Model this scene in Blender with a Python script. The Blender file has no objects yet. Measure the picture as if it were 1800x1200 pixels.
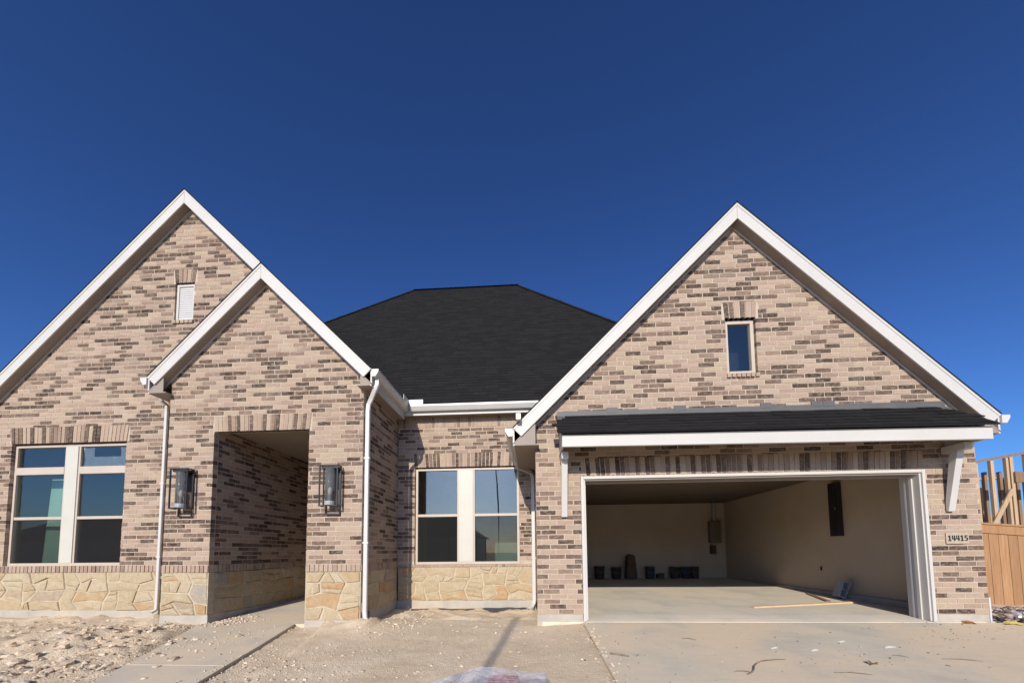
import bpy, math, random
from mathutils import Vector, Matrix, noise

random.seed(7)
SC = bpy.context.scene
COL = SC.collection

# ------------------------------------------------------------------ camera
SUN_AZ, SUN_EL = math.radians(8.0), math.radians(26.0)
F, PY = 640.0, 928.9
CAM_R = Vector((0.99839, 0.05600, -0.00945)); CAM_U = Vector((0.01298, -0.06309, 0.99792)); CAM_F = Vector((-0.05529, 0.99644, 0.06372))
CAM_P = Vector((0.0, -5.7137, 1.0399))
cam_d = bpy.data.cameras.new('camera'); cam = bpy.data.objects.new('camera', cam_d); COL.objects.link(cam)
cam_d.sensor_fit = 'HORIZONTAL'; cam_d.sensor_width = 36.0; cam_d.lens = 36.0 * F / 1800.0
cam_d.shift_y = (PY - 600.0) / 1800.0; cam_d.clip_start = 0.05; cam_d.clip_end = 4000
mw = Matrix.Identity(4)
for i in range(3):
    mw[i][0] = CAM_R[i]; mw[i][1] = CAM_U[i]; mw[i][2] = -CAM_F[i]; mw[i][3] = CAM_P[i]
cam.matrix_world = mw
SC.camera = cam

# ------------------------------------------------------------------ sky, sun, exposure
W = bpy.data.worlds.new('World'); SC.world = W; W.use_nodes = True
nt = W.node_tree; bg = nt.nodes['Background']
sky = nt.nodes.new('ShaderNodeTexSky'); sky.sky_type = 'NISHITA'; sky.sun_disc = False
sky.sun_elevation = SUN_EL; sky.sun_rotation = math.radians(180.0 + 8.0)
sky.air_density = 1.0; sky.dust_density = 0.9; sky.ozone_density = 10.0; sky.altitude = 0
sc_ = nt.nodes.new('ShaderNodeVectorMath'); sc_.operation = 'SCALE'; sc_.inputs[3].default_value = 0.12      # crisp, polarised winter blue
gm_ = nt.nodes.new('ShaderNodeGamma'); gm_.inputs[1].default_value = 1.38
hs_ = nt.nodes.new('ShaderNodeHueSaturation'); hs_.inputs['Hue'].default_value = 0.499; hs_.inputs['Saturation'].default_value = 0.965; hs_.inputs['Value'].default_value = 14.4
nt.links.new(sky.outputs[0], sc_.inputs[0]); nt.links.new(sc_.outputs[0], gm_.inputs[0]); nt.links.new(gm_.outputs[0], hs_.inputs['Color'])
nt.links.new(hs_.outputs[0], bg.inputs[0]); bg.inputs[1].default_value = 0.1
sl = bpy.data.lights.new('sun', 'SUN'); sl.energy = 5.0; sl.angle = math.radians(0.53); sl.color = (1.0, 0.915, 0.80)
so = bpy.data.objects.new('sun', sl); COL.objects.link(so)
sdir = Vector((math.sin(SUN_AZ) * math.cos(SUN_EL), math.cos(SUN_AZ) * math.cos(SUN_EL), -math.sin(SUN_EL)))
so.rotation_euler = sdir.to_track_quat('-Z', 'Y').to_euler(); so.location = (-6, -40, 25)
SC.view_settings.view_transform = 'Standard'; SC.view_settings.look = 'None'
SC.view_settings.exposure = 0.0; SC.view_settings.gamma = 1.0; SC.view_settings.use_curve_mapping = False
SC.cycles.max_bounces = 8; SC.cycles.transparent_max_bounces = 12

# ------------------------------------------------------------------ materials
class NM:
    def __init__(s, name):
        s.m = bpy.data.materials.new(name); s.m.use_nodes = True; s.t = s.m.node_tree
        s.b = s.t.nodes['Principled BSDF']; s.out = s.t.nodes['Material Output']
    def n(s, typ, **kw):
        x = s.t.nodes.new(typ)
        for k, v in kw.items(): setattr(x, k, v)
        return x
    def l(s, a, b): s.t.links.new(a, b)
    def coord(s, scale=(1, 1, 1), kind='Object'):
        c = s.n('ShaderNodeNewGeometry') if kind == 'World' else s.n('ShaderNodeTexCoord')
        o = c.outputs['Position'] if kind == 'World' else c.outputs[kind]
        mp = s.n('ShaderNodeMapping'); mp.inputs['Scale'].default_value = scale
        s.l(o, mp.inputs['Vector']); return mp.outputs[0]
    def noise(s, vec, scale, detail=4, rough=0.55):
        x = s.n('ShaderNodeTexNoise'); x.inputs['Scale'].default_value = scale; x.inputs['Detail'].default_value = detail
        x.inputs['Roughness'].default_value = rough; s.l(vec, x.inputs['Vector']); return x.outputs['Fac']
    def ramp(s, fac, stops, interp='LINEAR'):
        r = s.n('ShaderNodeValToRGB'); r.color_ramp.interpolation = interp
        e = r.color_ramp.elements
        while len(e) < len(stops): e.new(0.5)
        for i, (p, c) in enumerate(stops):
            e[i].position = p; e[i].color = (c[0], c[1], c[2], 1) if not isinstance(c, (int, float)) else (c, c, c, 1)
        s.l(fac, r.inputs[0]); return r.outputs[0]
    def mix(s, fac, a, b, mode='MIX'):
        x = s.n('ShaderNodeMix', data_type='RGBA', blend_type=mode)
        if isinstance(fac, (int, float)): x.inputs[0].default_value = fac
        else: s.l(fac, x.inputs[0])
        for k, v in ((6, a), (7, b)):
            if isinstance(v, tuple): x.inputs[k].default_value = (v[0], v[1], v[2], 1)
            else: s.l(v, x.inputs[k])
        return x.outputs[2]
    def attr(s, name):
        a = s.n('ShaderNodeAttribute'); a.attribute_name = name; return a.outputs['Fac']
    def bump(s, h, strength, dist=0.01):
        x = s.n('ShaderNodeBump'); x.inputs['Strength'].default_value = strength; x.inputs['Distance'].default_value = dist
        s.l(h, x.inputs['Height']); s.l(x.outputs[0], s.b.inputs['Normal'])
    def col(s, c):
        if isinstance(c, tuple): s.b.inputs['Base Color'].default_value = (c[0], c[1], c[2], 1)
        else: s.l(c, s.b.inputs['Base Color'])
    def rough(s, r, spec=None):
        s.b.inputs['Roughness'].default_value = r
        if spec is not None: s.b.inputs['Specular IOR Level'].default_value = spec

def mottled(name, c, var=0.12, scale=6.0, rough=0.7, spec=0.3, bump=0.0, bscale=60, dirt=None, dirt_amt=0.25, kind='World'):
    k = NM(name); v = k.coord(kind=kind)
    f = k.noise(v, scale, 5)
    lo = tuple(x * (1 - var) for x in c); hi = tuple(min(1, x * (1 + var)) for x in c)
    cc = k.ramp(f, [(0.3, lo), (0.7, hi)])
    if dirt:
        f2 = k.noise(v, scale * 0.37, 6, 0.65)
        cc = k.mix(k.ramp(f2, [(0.5, 0.0), (0.75, dirt_amt)]), cc, dirt)
    k.col(cc); k.rough(rough, spec)
    if bump: k.bump(k.noise(v, bscale, 4), bump, 0.004)
    return k.m

M = {}
def mat_brick():
    k = NM('brick'); t = k.attr('tone')
    base = k.ramp(t, [(0.0, (0.405, 0.307, 0.233)), (0.14, (0.365, 0.26, 0.198)), (0.26, (0.395, 0.313, 0.217)), (0.36, (0.31, 0.217, 0.165)), (0.46, (0.375, 0.28, 0.207)),
                      (0.55, (0.235, 0.159, 0.119)), (0.66, (0.155, 0.10, 0.073)), (0.76, (0.108, 0.069, 0.05)),
                      (0.86, (0.074, 0.047, 0.034)), (1.0, (0.05, 0.033, 0.025))])
    v = k.coord((1, 1, 1.9), 'World')
    f = k.noise(v, 15, 7, 0.75)                       # whitewashed, tumbled faces: pale slurry over darker clay
    c = k.mix(k.ramp(f, [(0.48, 0.0), (0.66, 0.55)]), base, (0.41, 0.324, 0.248))
    f2 = k.noise(v, 23, 6, 0.75)
    c = k.mix(k.ramp(f2, [(0.54, 0.0), (0.66, 0.55)]), c, (0.15, 0.10, 0.076))
    f3 = k.noise(v, 1.7, 4, 0.6)
    c = k.mix(k.ramp(f3, [(0.45, 0.0), (0.75, 0.2)]), c, (0.46, 0.385, 0.30))
    k.col(c); k.rough(0.92, 0.12); k.bump(k.noise(v, 45, 6, 0.7), 0.8, 0.008); return k.m
M['brick'] = mat_brick()
M['mortar'] = mottled('mortar', (0.45, 0.373, 0.295), 0.14, 8, 0.95, 0.1, 0.4, 120)
def mat_stone():
    k = NM('limestone'); t = k.attr('tone')
    base = k.ramp(t, [(0.0, (0.46, 0.375, 0.245)), (0.3, (0.41, 0.32, 0.195)), (0.55, (0.47, 0.39, 0.265)), (0.75, (0.42, 0.30, 0.165)), (0.88, (0.42, 0.25, 0.115)), (1.0, (0.33, 0.31, 0.265))])
    v = k.coord((1, 1, 1), 'World')
    f = k.noise(v, 9, 8, 0.75)
    c = k.mix(k.ramp(f, [(0.44, 0.0), (0.64, 0.6)]), base, (0.49, 0.415, 0.295))
    c = k.mix(k.ramp(k.noise(v, 19, 5, 0.7), [(0.5, 0.0), (0.66, 0.6)]), c, (0.34, 0.265, 0.17))
    k.col(c); k.rough(0.92, 0.12); k.bump(k.noise(v, 22, 8, 0.72), 1.0, 0.022); return k.m
M['stone'] = mat_stone()
M['stone_mortar'] = mottled('stone_mortar', (0.46, 0.39, 0.275), 0.14, 9, 0.95, 0.1, 0.5, 90)
def mat_concrete(name, c, dust):
    k = NM(name); v = k.coord((1, 1, 1), 'World')
    cc = k.ramp(k.noise(v, 1.1, 8, 0.65), [(0.32, tuple(x * 0.87 for x in c)), (0.5, c), (0.7, tuple(x * 1.08 for x in c))])
    cc = k.mix(k.ramp(k.noise(v, 0.55, 7, 0.62), [(0.44, 0.0), (0.58, 0.9)]), cc, dust)
    st = k.coord((1.2, 9, 1), 'World')
    cc = k.mix(k.ramp(k.noise(st, 2.4, 6, 0.7), [(0.52, 0.0), (0.72, 0.35)]), cc, tuple(x * 0.78 for x in c))
    cc = k.mix(k.ramp(k.noise(v, 38, 4, 0.7), [(0.56, 0.0), (0.74, 0.4)]), cc, tuple(x * 0.66 for x in dust))
    cc = k.mix(k.ramp(k.noise(v, 5.5, 6, 0.7), [(0.6, 0.0), (0.72, 0.35)]), cc, (0.68, 0.62, 0.52))
    k.col(cc); k.rough(0.88, 0.18); br = k.coord((4, 90, 4), 'World')
    h = k.n('ShaderNodeMath', operation='ADD'); k.l(k.noise(br, 2, 3), h.inputs[0]); k.l(k.noise(v, 90, 4, 0.7), h.inputs[1])
    k.bump(h.outputs[0], 0.35, 0.004); return k.m
M['concrete'] = mat_concrete('concrete', (0.56, 0.495, 0.38), (0.66, 0.525, 0.36))
M['garage_concrete'] = mat_concrete('garage_concrete', (0.58, 0.525, 0.42), (0.66, 0.575, 0.44))
M['foundation'] = mottled('foundation_concrete', (0.40, 0.365, 0.31), 0.15, 3, 0.9, 0.15, 0.4, 70, (0.54, 0.44, 0.33), 0.8)
M['white_paint'] = mottled('white_paint', (0.50, 0.482, 0.447), 0.035, 2.2, 0.5, 0.4, 0.08, 90, (0.53, 0.48, 0.41), 0.3)
M['garage_ceiling'] = mottled('shade_toned_ceiling', (0.13, 0.10, 0.075), 0.1, 1.3, 0.9, 0.15)  # deep indoor shade put into the ceiling's base colour
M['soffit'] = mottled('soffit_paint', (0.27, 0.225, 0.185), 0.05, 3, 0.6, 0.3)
M['gutter'] = mottled('gutter_white', (0.54, 0.527, 0.50), 0.03, 2, 0.35, 0.5, 0, 60, (0.5, 0.45, 0.39), 0.25)
M['vinyl'] = mottled('cream_vinyl', (0.47, 0.40, 0.325), 0.04, 3, 0.45, 0.4)
M['mullion'] = mottled('mullion_paint', (0.50, 0.485, 0.415), 0.03, 3, 0.45, 0.4)
def mat_shingle():
    k = NM('charcoal_shingle'); t = k.attr('tone')
    c = k.ramp(t, [(0.0, (0.0125, 0.012, 0.012)), (0.5, (0.0148, 0.0142, 0.014)), (1.0, (0.018, 0.017, 0.0165))])
    v = k.coord((1, 1, 1), 'World')
    c = k.mix(k.ramp(k.noise(v, 160, 2), [(0.45, 0.0), (0.7, 0.3)]), c, (0.04, 0.038, 0.036))
    k.col(c); k.rough(0.95, 0.1); k.bump(k.noise(v, 240, 2), 0.5, 0.004); return k.m
M['shingle'] = mat_shingle()
M['flashing'] = mottled('grey_flashing', (0.10, 0.097, 0.093), 0.12, 3, 0.55, 0.4)
M['drywall'] = mottled('bare_drywall', (0.46, 0.37, 0.28), 0.06, 1.3, 0.9, 0.15, 0, 60, (0.45, 0.39, 0.31), 0.5)
M['room_wall'] = mottled('room_drywall', (0.33, 0.33, 0.33), 0.08, 1.3, 0.9, 0.15)
M['room_floor'] = mottled('room_slab', (0.22, 0.20, 0.18), 0.15, 2, 0.9, 0.15)
M['black_metal'] = mottled('black_metal', (0.018, 0.017, 0.016), 0.2, 12, 0.4, 0.5)
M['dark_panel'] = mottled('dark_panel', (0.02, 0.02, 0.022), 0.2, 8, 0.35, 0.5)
M['galvanised'] = mottled('galvanised', (0.30, 0.31, 0.32), 0.25, 14, 0.4, 0.5)
def mat_glass(name, tint, base, mul):
    k = NM(name); t = k.t
    t.nodes.remove(k.b)
    tr = k.n('ShaderNodeBsdfTransparent'); tr.inputs[0].default_value = (*tint, 1)
    gl = k.n('ShaderNodeBsdfGlossy'); gl.inputs['Roughness'].default_value = 0.004; gl.inputs[0].default_value = (0.84, 0.76, 0.66, 1)
    lw = k.n('ShaderNodeLayerWeight'); fr = k.n('ShaderNodeMath', operation='POWER'); fr.inputs[1].default_value = 4.0; k.l(lw.outputs['Facing'], fr.inputs[0])
    ma = k.n('ShaderNodeMath', operation='MULTIPLY_ADD'); ma.inputs[1].default_value = mul; ma.inputs[2].default_value = base; ma.use_clamp = True
    k.l(fr.outputs[0], ma.inputs[0])
    v = k.coord((1, 1, 1), 'World'); bp = k.n('ShaderNodeBump'); bp.inputs['Strength'].default_value = 0.05; bp.inputs['Distance'].default_value = 0.01
    k.l(k.noise(v, 1.6, 1), bp.inputs['Height']); k.l(bp.outputs[0], gl.inputs['Normal'])
    mx = k.n('ShaderNodeMixShader'); k.l(ma.outputs[0], mx.inputs[0]); k.l(tr.outputs[0], mx.inputs[1]); k.l(gl.outputs[0], mx.inputs[2])
    k.l(mx.outputs[0], k.out.inputs[0]); return k.m
M['glass'] = mat_glass('window_glass', (0.84, 0.88, 0.87), 0.115, 0.7)

def mat_screen(name, c, amt, rough=0.9):
    k = NM(name); k.col(c); k.rough(rough, 0.1)
    tr = k.n('ShaderNodeBsdfTransparent'); mx = k.n('ShaderNodeMixShader'); mx.inputs[0].default_value = amt
    k.l(tr.outputs[0], mx.inputs[1]); k.l(k.b.outputs[0], mx.inputs[2]); k.l(mx.outputs[0], k.out.inputs[0]); return k.m
M['screen'] = mat_screen('insect_screen', (0.03, 0.03, 0.03), 0.42)
M['lamp_glass'] = mat_screen('seeded_grey_glass', (0.15, 0.155, 0.16), 0.55, 0.12)
M['film'] = mat_screen('clear_plastic_film', (0.62, 0.64, 0.70), 0.42, 0.18)
M['wrap'] = mat_screen('stretch_wrap', (0.52, 0.53, 0.58), 0.34, 0.12)
M['film'].node_tree.nodes['Principled BSDF'].inputs['Specular IOR Level'].default_value = 0.8
def mat_dirt():
    k = NM('dry_dirt'); v = k.coord((1, 1, 1), 'World')
    f = k.noise(v, 1.3, 8, 0.62)
    c = k.ramp(f, [(0.3, (0.62, 0.49, 0.335)), (0.5, (0.70, 0.565, 0.395)), (0.72, (0.75, 0.63, 0.465))])
    f2 = k.noise(v, 9, 6, 0.7)
    c = k.mix(k.ramp(f2, [(0.52, 0.0), (0.8, 0.35)]), c, (0.44, 0.335, 0.24))
    f3 = k.noise(v, 60, 3, 0.6)
    c = k.mix(k.ramp(f3, [(0.6, 0.0), (0.75, 0.4)]), c, (0.30, 0.23, 0.17))
    k.col(c); k.rough(0.97, 0.08)
    h = k.n('ShaderNodeMath', operation='ADD'); k.l(k.noise(v, 14, 8, 0.7), h.inputs[0]); k.l(k.noise(v, 70, 4, 0.6), h.inputs[1])
    k.bump(h.outputs[0], 0.75, 0.03); return k.m
M['dirt'] = mat_dirt()
def mat_clod():
    k = NM('dirt_clod'); v = k.coord((1, 1, 1), 'World'); t = k.attr('tone')
    c = k.ramp(t, [(0.0, (0.46, 0.36, 0.26)), (0.4, (0.60, 0.485, 0.35)), (0.8, (0.66, 0.54, 0.40)), (1.0, (0.70, 0.60, 0.47))])
    k.col(k.mix(k.ramp(k.noise(v, 30, 5), [(0.45, 0.0), (0.7, 0.35)]), c, (0.30, 0.22, 0.16))); k.rough(0.97, 0.08)
    k.bump(k.noise(v, 60, 5), 0.7, 0.01); return k.m
M['clod'] = mat_clod()
def mat_gravel():
    k = NM('dark_gravel'); t = k.attr('tone')
    k.col(k.ramp(t, [(0.0, (0.06, 0.045, 0.04)), (0.4, (0.20, 0.15, 0.125)), (0.75, (0.36, 0.28, 0.23)), (1.0, (0.58, 0.50, 0.43))])); k.rough(0.92, 0.15); return k.m
M['gravel'] = mat_gravel()
def mat_wood(name, lo, hi, axis=(14, 14, 0.9)):
    k = NM(name); v = k.coord(axis, 'World'); t = k.attr('tone')
    f = k.noise(v, 2.0, 6, 0.6)
    c = k.ramp(f, [(0.3, lo), (0.7, hi)])
    c = k.mix(k.ramp(t, [(0.0, 0.0), (1.0, 0.4)]), c, tuple(x * 0.55 for x in lo))
    k.col(c); k.rough(0.75, 0.25); k.bump(f, 0.3, 0.003); return k.m
M['cedar'] = mat_wood('cedar_board', (0.31, 0.168, 0.08), (0.47, 0.268, 0.134))
M['lumber'] = mat_wood('pine_lumber', (0.40, 0.27, 0.155), (0.56, 0.40, 0.245))
M['dark_lumber'] = mat_wood('dark_brown_lumber', (0.20, 0.125, 0.075), (0.30, 0.19, 0.12))  # darker brown tone than the pine lumber
M['plank'] = mat_wood('plank', (0.58, 0.40, 0.22), (0.70, 0.52, 0.32), (0.9, 14, 14))
M['twig'] = mottled('twig_bark', (0.24, 0.18, 0.125), 0.3, 20, 0.9, 0.1)
M['leaf'] = mottled('dry_leaf', (0.33, 0.15, 0.06), 0.3, 20, 0.8, 0.2)
M['yellow'] = mottled('yellow_plastic', (0.62, 0.50, 0.12), 0.15, 10, 0.5, 0.4)
M['paper'] = mottled('white_scrap', (0.78, 0.76, 0.72), 0.08, 10, 0.7, 0.3)
M['red_mesh'] = mottled('red_netting', (0.36, 0.075, 0.085), 0.25, 18, 0.6, 0.3)
M['pallet_goods'] = mottled('bundled_goods', (0.34, 0.31, 0.33), 0.25, 5, 0.6, 0.3)
M['bucket_a'] = mottled('bucket_grey', (0.075, 0.065, 0.055), 0.2, 6, 0.5, 0.4)
M['bucket_b'] = mottled('bucket_blue_grey', (0.05, 0.07, 0.085), 0.2, 6, 0.5, 0.4)
M['cardboard'] = mottled('brown_cardboard', (0.10, 0.06, 0.04), 0.2, 6, 0.8, 0.2)
M['tank'] = mottled('tank_enamel', (0.16, 0.13, 0.10), 0.1, 4, 0.4, 0.4)
M['green_board'] = mottled('green_board', (0.33, 0.50, 0.40), 0.1, 3, 0.85, 0.2)
M['plaque'] = mottled('cast_stone_plaque', (0.40, 0.33, 0.25), 0.08, 12, 0.85, 0.2)
M['numeral'] = mottled('black_numeral', (0.02, 0.018, 0.015), 0.1, 9, 0.6, 0.3)
M['asphalt'] = mottled('asphalt', (0.055, 0.053, 0.05), 0.2, 8, 0.9, 0.2, 0.4, 120)
M['black_plastic'] = mottled('black_sheeting', (0.05, 0.05, 0.055), 0.25, 9, 0.35, 0.5)
M['far_wall'] = mottled('far_house_wall', (0.30, 0.22, 0.17), 0.15, 4, 0.9, 0.15)
M['far_glass'] = mottled('far_glass', (0.03, 0.035, 0.04), 0.1, 3, 0.1, 0.5)
M['grout'] = mottled('joint_fill', (0.16, 0.13, 0.10), 0.2, 9, 0.95, 0.1)
M['pole'] = mottled('pole_metal', (0.05, 0.047, 0.043), 0.15, 6, 0.5, 0.4)

# ------------------------------------------------------------------ mesh helpers
class MB:
    def __init__(s): s.v = []; s.f = []; s.t = []
    def poly(s, pts, tone=0.5):
        i = len(s.v); s.v += [tuple(p) for p in pts]; s.f.append(tuple(range(i, i + len(pts)))); s.t.append(tone)
    def prism(s, front, back, tone=0.5, caps=(True, True)):
        n = len(front); i = len(s.v); s.v += [tuple(p) for p in front] + [tuple(p) for p in back]
        if caps[0]: s.f.append(tuple(range(i, i + n))); s.t.append(tone)
        if caps[1]: s.f.append(tuple(range(i + 2 * n - 1, i + n - 1, -1))); s.t.append(tone)
        for k in range(n):
            k2 = (k + 1) % n
            s.f.append((i + k, i + n + k, i + n + k2, i + k2)); s.t.append(tone)
    def box(s, x0, x1, y0, y1, z0, z1, tone=0.5):
        s.prism([(x0, y0, z0), (x1, y0, z0), (x1, y0, z1), (x0, y0, z1)], [(x0, y1, z0), (x1, y1, z0), (x1, y1, z1), (x0, y1, z1)], tone)
    def tube(s, pts, r, n=8, tone=0.5, flat=1.0):
        pts = [Vector(p) for p in pts]; rings = []
        for k, p in enumerate(pts):
            d = (pts[min(k + 1, len(pts) - 1)] - pts[max(k - 1, 0)]).normalized()
            a = d.cross(Vector((0, 0, 1)));
            if a.length < 1e-3: a = Vector((1, 0, 0))
            a.normalize(); b = d.cross(a)
            rr = r[k] if isinstance(r, (list, tuple)) else r
            rings.append([p + a * math.cos(2 * math.pi * q / n) * rr + b * math.sin(2 * math.pi * q / n) * rr * flat for q in range(n)])
        i = len(s.v)
        for g in rings: s.v += [tuple(p) for p in g]
        for k in range(len(pts) - 1):
            for q in range(n):
                q2 = (q + 1) % n
                s.f.append((i + k * n + q, i + k * n + q2, i + (k + 1) * n + q2, i + (k + 1) * n + q)); s.t.append(tone)
        s.f.append(tuple(i + q for q in range(n - 1, -1, -1))); s.t.append(tone)
        e = i + (len(pts) - 1) * n; s.f.append(tuple(e + q for q in range(n))); s.t.append(tone)
    def lathe(s, prof, c, n=16, tone=0.5):
        i = len(s.v)
        for r, z in prof:
            for q in range(n):
                a = 2 * math.pi * q / n; s.v.append((c[0] + r * math.cos(a), c[1] + r * math.sin(a), c[2] + z))
        for k in range(len(prof) - 1):
            for q in range(n):
                q2 = (q + 1) % n
                s.f.append((i + k * n + q, i + k * n + q2, i + (k + 1) * n + q2, i + (k + 1) * n + q)); s.t.append(tone)
        s.f.append(tuple(i + q for q in range(n - 1, -1, -1))); s.t.append(tone)
        e = i + (len(prof) - 1) * n; s.f.append(tuple(e + q for q in range(n))); s.t.append(tone)
    def blob(s, c, r, tone=0.5, sq=0.7):
        # rough 12-vertex stone
        ph = (1 + 5 ** 0.5) / 2
        base = [(-1, ph, 0), (1, ph, 0), (-1, -ph, 0), (1, -ph, 0), (0, -1, ph), (0, 1, ph), (0, -1, -ph), (0, 1, -ph), (ph, 0, -1), (ph, 0, 1), (-ph, 0, -1), (-ph, 0, 1)]
        fc = [(0, 11, 5), (0, 5, 1), (0, 1, 7), (0, 7, 10), (0, 10, 11), (1, 5, 9), (5, 11, 4), (11, 10, 2), (10, 7, 6), (7, 1, 8), (3, 9, 4), (3, 4, 2), (3, 2, 6), (3, 6, 8), (3, 8, 9), (4, 9, 5), (2, 4, 11), (6, 2, 10), (8, 6, 7), (9, 8, 1)]
        i = len(s.v); a = random.random() * 6.28; ca, sa = math.cos(a), math.sin(a); sx, sy = random.uniform(0.7, 1.3), random.uniform(0.7, 1.3)
        for b in base:
            k = r / 1.9 * random.uniform(0.7, 1.25); x, y, z = b[0] * sx * k, b[1] * sy * k, b[2] * sq * k
            s.v.append((c[0] + x * ca - y * sa, c[1] + x * sa + y * ca, c[2] + z))
        for f in fc: s.f.append(tuple(i + q for q in f)); s.t.append(tone)
    def mesh(s, name, mat, smooth=False):
        me = bpy.data.meshes.new(name); me.from_pydata(s.v, [], s.f)
        at = me.attributes.new('tone', 'FLOAT', 'FACE'); at.data.foreach_set('value', s.t)
        me.materials.append(M[mat] if isinstance(mat, str) else mat)
        if smooth: me.polygons.foreach_set('use_smooth', [True] * len(me.polygons))
        me.update(); return me
    def build(s, name, mat, parent=None, smooth=False, kind=None):
        o = bpy.data.objects.new(name, s.mesh(name, mat, smooth)); COL.objects.link(o)
        if parent: o.parent = parent
        if kind: o['kind'] = kind
        return o

def recalc(o):
    import bmesh
    b = bmesh.new(); b.from_mesh(o.data); bmesh.ops.recalc_face_normals(b, faces=b.faces[:]); b.to_mesh(o.data); b.free(); return o
def tag(o, label, cat, group=None):
    o['label'] = label; o['category'] = cat
    if group: o['group'] = group
    return o
def empty(name, loc, label, cat, group=None):
    o = bpy.data.objects.new(name, None); COL.objects.link(o); o.location = loc
    o.empty_display_size = 0.2
    return tag(o, label, cat, group)
def part(name, mat, parent, fn, smooth=False, bevel=0.0):
    b = MB(); fn(b); o = b.build(name, mat, None, smooth); recalc(o)
    if parent:
        # children are modelled in world coordinates; keep them there
        o.parent = parent; off = Vector(); q = parent
        while q: off += q.location; q = q.parent
        o.location = -off
    if bevel:
        md = o.modifiers.new('bevel', 'BEVEL'); md.width = bevel; md.segments = 2; md.limit_method = 'ANGLE'
    return o
def pix(p):
    d = Vector(p) - CAM_P; z = d.dot(CAM_F)
    return 900 + F * d.dot(CAM_R) / z, PY - F * d.dot(CAM_U) / z

# ------------------------------------------------------------------ dimensions (metres)
YL, YE, YR = 0.404, 0.048, 1.643           # left, entry, recessed wall faces; garage face is Y = 0
P = 0.9872                                 # gable pitch
LX, LZ = -6.318, 7.772                     # left gable ridge
EX, EZ, ET = -4.508, 5.946, 1.934           # entry gable ridge, half span to rake tip
GX, GZ, GT = 3.2585, 6.462, 3.542           # garage gable ridge
EL, ER = -6.17, -2.77                      # entry block walls
OL, OR, OZ = -5.353, -3.692, 3.115         # porch opening
XGL, XGR = 0.069, 6.596                    # garage walls
ZS, ZF = 0.751, 0.079                      # stone top, foundation top
OV = 0.16                                  # rake overhang
YEV = 1.44                                 # main eave line
def gfront(y): return 0.06 * min(y, 0.0) if y > -9 else -0.54

# ------------------------------------------------------------------ ground, drive, walk, road
def drive_z(y): return -0.035 + gfront(y)
WALK = [(-5.50, 0.10), (-5.05, -1.0), (-4.72, -1.75), (-4.36, -2.35), (-3.9, -3.4), (-2.3, -3.4), (-3.05, -2.60), (-3.34, -2.15), (-3.66, -0.85), (-3.84, 0.06)]
def walk_edges(y):
    def lerp(pts):
        pts = sorted(pts, key=lambda q: q[1])
        if y <= pts[0][1]: return pts[0][0]
        for a, b in zip(pts, pts[1:]):
            if y <= b[1]: return a[0] + (b[0] - a[0]) * (y - a[1]) / (b[1] - a[1])
        return pts[-1][0]
    return lerp([(-5.50, 0.10), (-4.95, -1.0), (-4.62, -1.75), (-4.33, -2.35), (-3.9, -3.4)]), lerp([(-3.86, 0.06), (-3.62, -0.9), (-3.33, -2.2), (-2.95, -3.4)])
def walk_z(y): return -0.085 + gfront(y)
def drive_right(y): return 6.75 + max(0.0, -y) * 0.9
def ground_z(x, y):
    z = -0.115 + gfront(y)
    if y < -8: return z
    n1 = noise.noise(Vector((x * 0.9, y * 0.9, 3.1))); n2 = noise.fractal(Vector((x * 3.3, y * 3.3, 7.7)), 0.9, 2.1, 4)
    rough = 0.022
    if x < -4.0: rough = 0.05
    wl, wr = walk_edges(y)
    z += 0.02 * n1 + rough * n2 * 0.6
    rd = 1 - abs(noise.noise(Vector((x * 5.1, y * 6.3, 1.7)))) * 2.2
    z += (0.03 if x < -4.3 else 0.006) * max(0, rd) * (0.5 + noise.noise(Vector((x * 1.4, y * 1.7, 9.0))))
    if x < -4.3: z += 0.018 * noise.fractal(Vector((x * 11, y * 11, 2.2)), 0.8, 2.0, 3)
    if x < EL: z += 0.06 * math.exp(-((y - YL) / 0.4) ** 2) * (1 + 0.9 * n2)
    if OR - 0.1 < x < ER + 0.25: z += 0.085 * math.exp(-((y - YE) / 0.32) ** 2) * (1 + 0.6 * n2)
    if ER < x < XGL and y > 0.6: z += 0.02 * (1 + 2 * n2)
    # heap of loose soil left of the walk
    if x < wl:
        z += 0.085 * math.exp(-((x + 6.7) ** 2 / 2.6 + (y + 0.75) ** 2 / 0.45)) * (1 + 0.8 * n2)
        z += 0.05 * math.exp(-((x + 5.6) ** 2 / 0.5 + (y + 1.5) ** 2 / 0.5)) * (1 + n2)
    z += 0.06 * math.exp(-((x + 2.3) ** 2 / 0.12 + (y - 0.25) ** 2 / 0.5))
    # meet the drive nearly flush
    dx = 0.76 - x
    if 0 < dx < 0.9: z += (drive_z(y) - 0.012 - z) * (1 - dx / 0.9) * 0.9 if y < 0.2 else 0
    if x >= 0.76:
        dr = drive_right(y)
        if x < dr: z = min(z, drive_z(y) - 0.05)
        else: z += min(1.0, (x - dr) / 0.25) * (0.03 + 0.02 * n2) + 0.03 * math.exp(-((x - 8.2) ** 2 / 0.8 + (y - 0.8) ** 2 / 0.8))
    if wl - 0.06 < x < wr + 0.06 and y > -4.5: z = min(z, walk_z(y) - 0.035)
    elif x >= wr and x < wr + 0.5 and y > -4.5: z = min(z, walk_z(y) - 0.055 + 0.02 * n2)
    elif x < wl and x > wl - 0.4 and y > -4.5: z = max(z, walk_z(y) - 0.02 + 0.02 * n2)
    return z
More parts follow.
